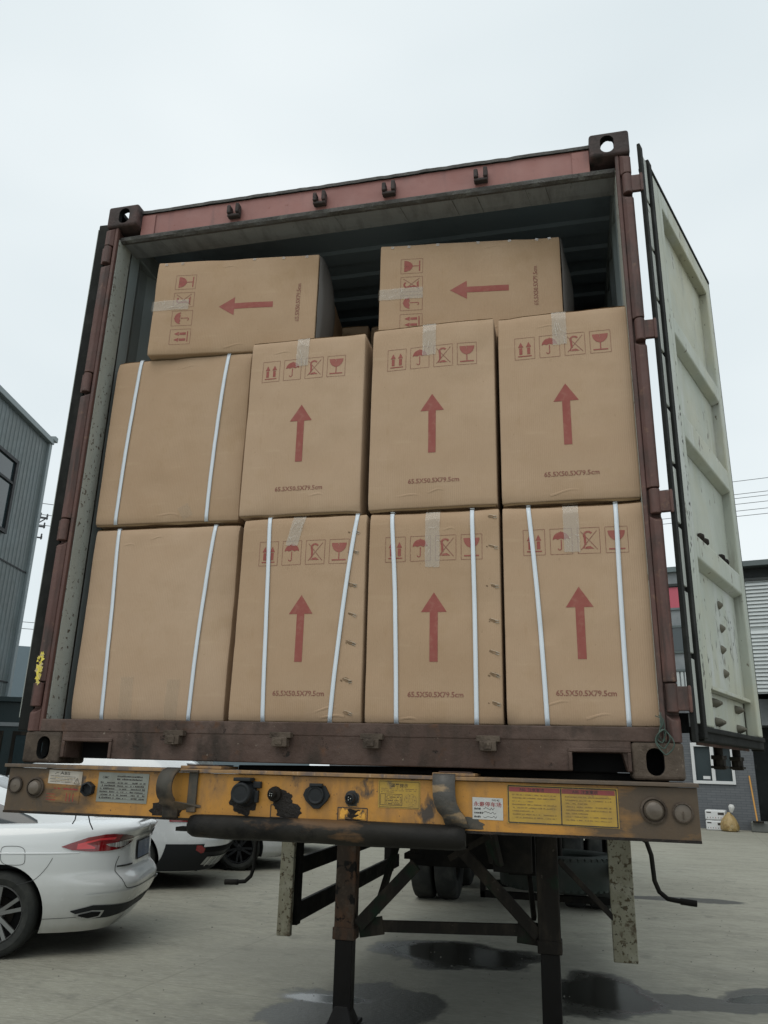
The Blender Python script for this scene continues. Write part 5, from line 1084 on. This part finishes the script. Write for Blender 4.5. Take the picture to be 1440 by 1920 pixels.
# third car, nose towards the trailer
def nose_car(name, nose, ang, label, wheels_only=False):
    f = Vector((math.cos(ang), math.sin(ang))); p = Vector(nose) - f * 4.6
    lev = [(z, xr, xf, hw) for z, xr, xf, hw in [(.18, .2, .22, .82), (.28, .12, .08, .86), (.40, .05, .02, .88), (.52, .02, 0, .89), (.62, .05, .03, .895), (.74, .09, .10, .90), (.85, .10, .25, .895), (.95, .1, .5, .87), (1.0, .12, .62, .80)]]
    c = Car('parked_car', (p.x, p.y), ang, label, 4.6, lev, interp([(0, 1.0), (1, 1.0), (3.4, .97), (4.1, .86), (4.6, .66)]), [(.3, 3.55, .78, .95), (.9, 3.1, .72, 1.26), (1.6, 2.6, .55, 1.44)], K['carw2'], .32, (.95, 3.70), rim='plastic')
    c.wrap('grille', .40, -.40, lambda a: .42, interp([(0, .58), (.2, .66), (.8, .66), (1, .58)]), 'plastic', .006)
    for k in range(3): c.wrap('grille_bar', .34, -.34, lambda a, k=k: .46 + .06 * k, lambda a, k=k: .475 + .06 * k, 'chrome', .012, n=20)
    c.wrap('lower_intake', .75, -.75, lambda a: .25, lambda a: .33, 'plastic', .006)
    for s in (1, -1): c.wrap('head_lamp', s * .62, s * 1.02, interp([(0, .60), (1, .66)]), interp([(0, .70), (1, .76)]), 'lampc', .008, n=20)
    m = MB(); m.grid(lambda a, b: c.rear(-.22 + .44 * a, .42 + .14 * b, .02, True), 6, 3, 'platebl'); m.build('number_plate', c.root, fix=False)
    c.gpatch('windscreen', -.45, .45, .08, .9); c.gpatch('rear_window', PI - .42, PI + .42, .2, .9)
    for a, b in ((PI / 2 + .6, PI / 2 - .6), (3 * PI / 2 - .6, 3 * PI / 2 + .6)): c.gpatch('side_window', a, b, lambda q: .06, interp([(0, .3), (.3, .72), (.8, .72), (1, .2)]))
    return c
c3 = nose_car('parked_car', (-2.45, 10.55), R(17), 'white car with black grille and blue plate, third in the row')
c4 = nose_car('parked_car', (-2.62, 12.83), R(17), 'white car farthest along the row, only its front wheel and bumper showing under the beam')

# ================================================================ BUILDINGS
def planemat(name, base, scale, axis, str_, rough=.6, layers=(), lines=None):
    return M(name, base, rough, layers=layers, bump=(3, .2))
K['clad_l'] = M('cladding_slate', (.095, .118, .118), .45, layers=[((.14, .18, .19), .6, .45, .7), ((.09, .12, .125), 1.5, .55, .75, (1, 1, .2))])
K['trim_l'] = M('trim_grey', (.22, .26, .27), .5)
K['win_l'] = M('window_glass_dark', (.02, .035, .04), .06, spec=.8)
K['win_r'] = M('window_pane', (.05, .065, .07), .08, spec=.7)
K['brick'] = None
def brickmat():
    m = bpy.data.materials.new('grey_painted_brick'); m.use_nodes = True; t = m.node_tree; N = t.nodes; L = t.links; b = N['Principled BSDF']
    co = N.new('ShaderNodeTexCoord'); mp_ = N.new('ShaderNodeMapping'); mp_.inputs['Rotation'].default_value = (R(-90), 0, 0); L.new(co.outputs['Object'], mp_.inputs[0])
    br = N.new('ShaderNodeTexBrick'); br.inputs['Scale'].default_value = 1; br.inputs['Brick Width'].default_value = .24; br.inputs['Row Height'].default_value = .065; br.inputs['Mortar Size'].default_value = .006
    br.inputs['Color1'].default_value = (.115, .125, .135, 1); br.inputs['Color2'].default_value = (.14, .15, .16, 1); br.inputs['Mortar'].default_value = (.085, .09, .10, 1); L.new(mp_.outputs[0], br.inputs['Vector'])
    L.new(br.outputs[0], b.inputs['Base Color']); b.inputs['Roughness'].default_value = .7
    bn = N.new('ShaderNodeBump'); bn.inputs['Strength'].default_value = .4; bn.inputs['Distance'].default_value = .01; L.new(br.outputs[0], bn.inputs['Height']); L.new(bn.outputs[0], b.inputs['Normal']); return m
K['brick'] = brickmat()
K['white_clad'] = M('white_cladding', (.52, .56, .56), .5, layers=[((.42, .45, .45), 1, .45, .7, (.3, 1, 1))])
K['panel_g'] = M('panel_grey', (.24, .26, .27), .5, layers=[((.18, .2, .21), 2, .5, .7)])
K['red_sign'] = M('red_banner', (.50, .10, .14), .6)
K['white_frame'] = M('window_frame_white', (.66, .67, .67), .5)
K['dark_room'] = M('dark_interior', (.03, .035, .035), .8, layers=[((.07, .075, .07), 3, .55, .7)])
K['teal'] = M('teal_film', (.05, .19, .21), .5)
K['stone'] = M('step_concrete', (.13, .135, .125), .8, layers=[((.2, .2, .18), 5, .5, .7)], bump=(20, .4))

# left: tall slate clad workshop; its flank recedes, far corner at (-11.63, 14.42)
cx_, cy_ = -11.63, 14.42; wd_ = Vector((.242, -.970)).normalized()      # along the flank towards the camera
lb = empty('workshop_building', (cx_, cy_, G), math.atan2(wd_.y, wd_.x), 'tall slate grey metal clad workshop at the left edge with a dark framed window', 'building')
# local x along flank towards camera, local +y = towards the yard
HT = 9.90; m = MB(); LB = 14.0
m.box(0, LB, -12, -.06, 0, HT - .02, 'clad_l'); m.build('wall', lb)
m = MB(); x = 0; pts = []
while x < LB: pts += [(x, 0), (x + .10, 0), (x + .12, .015), (x + .16, .015), (x + .18, 0)]; x += .20
n = len(pts); m.add([(a, d - .03, z) for a, d in pts for z in (0, HT)], [(2 * i, 2 * i + 2, 2 * i + 3, 2 * i + 1) for i in range(n - 1)], 'clad_l'); m.build('cladding', lb, fix=False)
m = MB()
for z in (3.3, 6.1): m.box(0, LB, -.004, .001, z, z + .035, 'plastic')
m.build('sheet_joints', lb)
m = MB(); m.box(-.05, LB, -.10, .10, HT - .12, HT + .03, 'trim_l'); m.box(-.06, .10, -.06, .05, 0, HT - .12, 'trim_l'); m.box(-.16, .02, -.2, .14, HT - .02, HT + .12, 'trim_l'); m.build('corner_trim', lb, bevel=.01)
m = MB(); m.tube([(.2, .06, .3), (.2, .06, 5)], .05, 'trim_l', 8)
wx0, wx1, wz0, wz1 = 1.62, 6.2, 6.73, 8.63
fr = MB()
fr.box(wx0, wx1, -.01, .06, wz1 - .09, wz1, 'plastic'); fr.box(wx0, wx1, -.01, .06, wz0, wz0 + .09, 'plastic'); fr.box(wx0, wx0 + .12, -.01, .06, wz0 + .09, wz1 - .09, 'plastic'); fr.box(wx1 - .12, wx1, -.01, .06, wz0 + .09, wz1 - .09, 'plastic')
fr.box(wx0 + .12, wx1 - .12, -.008, .055, wz1 - .66, wz1 - .60, 'plastic'); 
for k in range(1, 4): fr.box(wx0 + 1.15 * k - .04, wx0 + 1.15 * k + .04, -.008, .05, wz0 + .09, wz1 - .09, 'plastic')
fo = fr.build('window', lb); m = MB(); m.box(wx0 + .05, wx1 - .05, .0, .012, wz0 + .05, wz1 - .05, 'win_l'); m.build('pane', fo)

# low dark shopfront between workshop and container
sb = empty('shopfront', (-7.6, 13.4, G), R(20), 'low dark glazed shopfront behind the parked cars at the left', 'building')
K['shop'] = M('shop_dark_teal', (.020, .035, .038), .35)
m = MB(); m.box(-7, 1.6, 0, 4, 0, 2.72, 'shop'); m.build('wall', sb, bevel=.01)
m = MB(); m.box(-7.1, 1.7, -.12, .3, 2.72, 2.82, 'shop'); m.box(-7, 1.6, -.03, -.005, 2.20, 2.28, 'panel_g'); m.build('fascia', sb)
for k in range(4):
    m = MB(); x = -6.6 + 2.1 * k
    for a, b, c, d in ((x, x + 1.9, 2.02, 2.1), (x, x + 1.9, .1, .18), (x, x + .07, .18, 2.02), (x + 1.83, x + 1.9, .18, 2.02)): m.box(a, b, -.03, -.004, c, d, 'legdark')
    w = m.build('window', sb); m = MB(); m.box(x + .05, x + 1.85, -.012, -.003, .15, 2.06, 'win_l'); m.build('pane', w)

# far blue grey factory seen between them
fb = empty('distant_factory', (-27, 36, G), R(35), 'pale blue grey factory far off, seen in the gap left of the container', 'building')
K['far'] = M('far_wall_bluegrey', (.16, .21, .24), .7)
m = MB(); m.box(-12, 16, 0, 10, 0, 7.4, 'far'); m.build('wall', fb)
for k in range(10):
    m = MB(); m.box(-11 + 2.6 * k, -9.6 + 2.6 * k, -.1, -.01, 2.2, 4.4, 'win_r')
    for j in range(7): m.box(-11 + 2.6 * k, -9.6 + 2.6 * k, -.16, -.11, 2.3 + .3 * j, 2.38 + .3 * j, 'trim_l')
    m.build('louvred_window', fb)

# right: factory building with white cladding above grey brick
KS = 1.124; fo_, az_ = (8.271, 23.444), R(-13.25)
rb = empty('factory_building', (fo_[0], fo_[1], G), az_, 'factory with white slatted upper walls over grey painted brick, behind the open door', 'building'); rb.scale = (KS, KS, KS)
m = MB(); m.box(-14, -.90, 0, .25, 0, 1.17, 'brick'); m.box(-14, -2.44, 0, .25, 1.17, 2.45, 'brick'); m.box(-1.41, -.90, 0, .25, 1.17, 2.45, 'brick'); m.box(-14, -.90, 0, .25, 2.45 + 0.55, 3.55, 'brick'); m.build('brick_wall', rb, bevel=0)
m = MB(); m.box(-14, 14, 2.2, 8, 0, 7, 'dark_room'); m.box(-.90, 9, .6, 2.1, 2.7, 3.4, 'panel_g'); m.build('inner_wall', rb)
m = MB(); m.box(-2.44, -1.41, .02, .2, 2.45, 3.0, 'dark_room'); m.box(-1.95, -1.55, .0, .018, 2.2, 2.72, 'teal'); m.build('upper_opening', rb)
m = MB(); m.add([(-2.05, -.004, 2.50), (-1.62, -.004, 2.28), (-1.52, -.004, 2.02), (-1.66, -.004, 1.92), (-1.70, -.004, 2.15), (-2.02, -.004, 2.42)], [(0, 1, 4, 5), (1, 2, 3, 4)], 'teal'); 
m = MB()
for a, b, c, d in ((-2.46, -1.39, 2.10, 2.20), (-2.46, -1.39, 1.13, 1.21), (-2.46, -2.38, 1.21, 2.10), (-1.46, -1.39, 1.21, 2.10), (-1.97, -1.88, 1.21, 2.10)): m.box(a, b, -.05, .03, c, d, 'white_frame')
w = m.build('window', rb, bevel=.005); m = MB(); m.box(-2.42, -1.42, .04, .06, 1.17, 2.16, 'win_r'); m.build('pane', w)
m = MB(); m.box(-2.20, -2.02, .005, .03, 1.25, 1.33, 'white_frame'); m.build('window_sticker', w)
m = MB(); rr = random.Random(3)
def slats(x0, x1, z0, z1, step=.105, gap=None):
    z = z0
    while z < z1:
        if not (gap and gap[0] < z < gap[1]): m.add([(x0, -.02, z), (x1, -.02, z), (x1, .03, z + step * .92), (x0, .03, z + step * .92), (x0, .03, z), (x1, .03, z)], [(0, 1, 2, 3), (0, 1, 5, 4)], 'white_clad')
        z += step
slats(-1.7, 12, 3.55, 6.62, .105, (5.18, 5.33)); m.box(-1.7, 12, .032, .06, 3.5, 6.65, 'white_clad'); m.build('slatted_cladding', rb, fix=False)
m = MB(); m.box(-14, -1.7, .05, .25, 3.0, 7.1, 'panel_g'); m.box(-14, 12, .3, 3, 6.65, 7.05, 'dark_room'); m.box(-14, 12, -.1, 3, 7.05, 7.2, 'clad_l'); m.box(-14, 12, -.05, .2, 6.62, 6.70, 'dark_room')
for x in (-13, -10, -7, -4, -.9, .2, 3.2, 6): m.box(x, x + .16, .05, .28, 6.7, 7.05, 'panel_g')
m.build('upper_wall', rb)
m = MB(); m.box(-8, -1.75, .0, .045, 5.98, 6.60, 'red_sign'); m.build('red_banner', rb)
m = MB(); m.box(-14, -1.75, .02, .045, 4.74, 5.42, 'win_r'); m.build('window_band', rb)
m = MB()
for z in (5.44, 5.96, 4.70, 4.18): m.box(-14, -1.72, -.01, .047, z - .03, z + .03, 'clad_l')
x = -12
while x < -1.75: m.box(x, x + .07, .012, .047, 3.63, 4.14, 'white_clad'); x += .11
m.box(-14, -1.75, .0, .035 + .01, 3.60, 3.64, 'white_frame') if False else None
m.build('facade_bands', rb)
m = MB(); m.box(-.3, .9, -.3, -.05, 2.9, 3.45, 'white_frame'); m.box(-.28, .2, -.31, -.302, 3.0, 3.3, 'teal'); m.build('shop_sign', rb, bevel=.01)
m = MB(); m.box(-1.12, 6, -.55, .0 - .005, 0, .25, 'stone'); m.build('door_step', rb, bevel=.03)
m = MB(); rr = random.Random(4)
for k in range(7): m.box(-.6 + k * .5, -.3 + k * .5, 1.0, 1.4, .25, rr.uniform(.5, 1.6), 'legdark')
m.build('stored_goods', rb)
def fr_(u, n, z): a = az_; u, n, z = u * KS, n * KS, z * KS; return Vector((fo_[0] + u * math.cos(a) - n * math.sin(a), fo_[1] + u * math.sin(a) + n * math.cos(a), G + z))
# broom against the wall
br_ = empty('broom', fr_(-.95, -.62, .26), 0, 'orange handled broom leaning on the grey brick wall by the step', 'broom')
def loc(o, p): return p - o.location
K['broomh'] = M('broom_handle', (.55, .27, .05), .5)
m = MB(); m.tube([loc(br_, fr_(-.955, -.60, .27)), loc(br_, fr_(-1.05, -.04, 1.36))], .022, 'broomh', 8); m.build('handle', br_)
m = MB(); m.beam(loc(br_, fr_(-1.06, -.60, .25)), loc(br_, fr_(-.80, -.60, .25)), .06, .05, 'legdark'); m.build('broom_head', br_)
# packets and bag by the wall
gx = on_pts = None
def pack(x0, z0, w, n_, label, dx):
    o = empty('packet', fr_(x0, -.5, z0), az_, label, 'packet', 'white printed packets stacked by the wall'); o.scale = (KS, KS, KS)
    m = MB(); m.box(0, w, -.22, .22, 0.0, .245, 'white_frame'); m.build('wrapper', o, bevel=.03)
    m = MB(); m.box(w * .62, w * .92, -.2225, -.2203, .13, .19, 'ink'); m.box(w * .08, w * .3, -.2225, -.2203, .17, .20, 'ink')
    for k in range(6): m.box(w * (.1 + .13 * k), w * (.13 + .13 * k), -.2225, -.2203, .05, .075, 'inkr' if k % 2 else 'ink')
    m.build('printing', o)
PX = -2.18
pack(PX, .002, .46, 0, 'white printed packet on the ground, under another, beside a tied bag', 0); pack(PX - .0, .252, .50, 0, 'white printed packet lying on top of another beside a tied bag', 0)
bgp = fr_(-1.60, -.75, 0)
bag = empty('rubbish_bag', bgp, 0, 'tied brown plastic bag with white top standing before the white packets', 'bag')
K['bagm'] = M('bag_brown', (.36, .25, .10), .35, layers=[((.22, .14, .05), 6, .5, .65), ((.5, .42, .26), 9, .6, .7)], bump=(12, 1.0, .02))
K['bagw'] = M('bag_white', (.62, .62, .60), .4)
m = MB()
def bagf(a, b):
    t = 2 * PI * a; r_ = [.0, .17, .235, .245, .235, .19, .12, .055, .035][int(round(b * 8))]; z = [0, .0, .03, .12, .22, .33, .42, .48, .52][int(round(b * 8))]
    r_ *= 1 + .12 * mnoise.noise(Vector((math.cos(t) * 2, math.sin(t) * 2, z * 5))) + .05 * math.sin(t * 9) * b; return Vector((r_ * math.cos(t), r_ * math.sin(t), z))
m.grid(bagf, 40, 8, 'bagm'); m.build('bag_body', bag, smooth=60)
m = MB(); m.lathe([(.035, .50), (.045, .52), (.075, .60), (.09, .66), (.05, .72), (.0, .70)], Matrix.Translation((0, 0, .02)) @ Matrix.Rotation(R(8), 4, 'Y'), 'bagw', 9); m.build('bag_knot', bag, smooth=60)

# ---------------------------------------------------------------- overhead wires and poles
K['wire'] = M('wire_dark', (.05, .055, .06), .6)
K['pole'] = M('pole_concrete', (.28, .29, .28), .8, bump=(10, .3))
def wire(a, b, sag, label, r=.014, n=24):
    a = Vector(a); b = Vector(b); m = MB(); m.tube([a.lerp(b, i / n) - Vector((0, 0, sag * 4 * (i / n) * (1 - i / n))) for i in range(n + 1)], r, 'wire', 5)
    tag(m.build('overhead_wire', smooth=60), label, 'wire', 'overhead wires')
for i, z in enumerate((13.765, 13.09, 12.885, 12.585, 12.235, 11.965)):
    wire((-16, 42.9, z + .2), (44, 28.1, z + .2), .25, ('topmost', 'second', 'third', 'fourth', 'fifth', 'lowest')[i] + ' of the six parallel overhead wires at the right of the open door')
for i, z in enumerate((11.89, 11.32, 10.79)):
    wire((-33.5, 20.3, z - .1), (-9, 39.7, z + .25), .15, ('topmost', 'middle', 'lowest')[i] + ' of three overhead wires in the gap left of the container', .016)
for i, z in enumerate((6.02, 5.71)):
    wire((-33.5, 20.3, z - .1), (-9, 39.7, z + .25), .15, ('upper', 'lower')[i] + ' of two low overhead wires in the gap left of the container', .014)
pl = empty('utility_pole', (-23.35, 28.30, G), R(38), 'utility pole behind the workshop corner, only its bracket and insulators showing', 'utility pole')
m = MB(); m.tube([(0, 0, 0), (0, 0, 14)], [.17, .12], 'pole', 12); m.build('pole', pl, smooth=50)
m = MB(); m.box(-.9, .95, -.05, .05, 12.62, 12.70, 'wire'); m.box(-.6, .9, -.05, .05, 12.18, 12.25, 'wire'); m.box(-.5, .85, -.04, .04, 11.62, 11.68, 'wire'); m.beam((.15, 0, 12.0), (.85, 0, 12.62), .05, .05, 'wire'); m.beam((.55, 0, 12.2), (.62, 0, 12.9), .08, .08, 'wire'); m.build('crossarm', pl)
for x, z in ((.92, 12.70), (.45, 12.70), (.85, 12.25), (.80, 11.68)):
    m = MB(); m.lathe([(.02, -.12), (.05, -.06), (.03, 0), (.05, .05), (.03, .10), (.045, .15), (0, .2)], Matrix.Translation((x, 0, z)), 'wire', 8); m.build('insulator', pl)
bpy.context.view_layer.update()
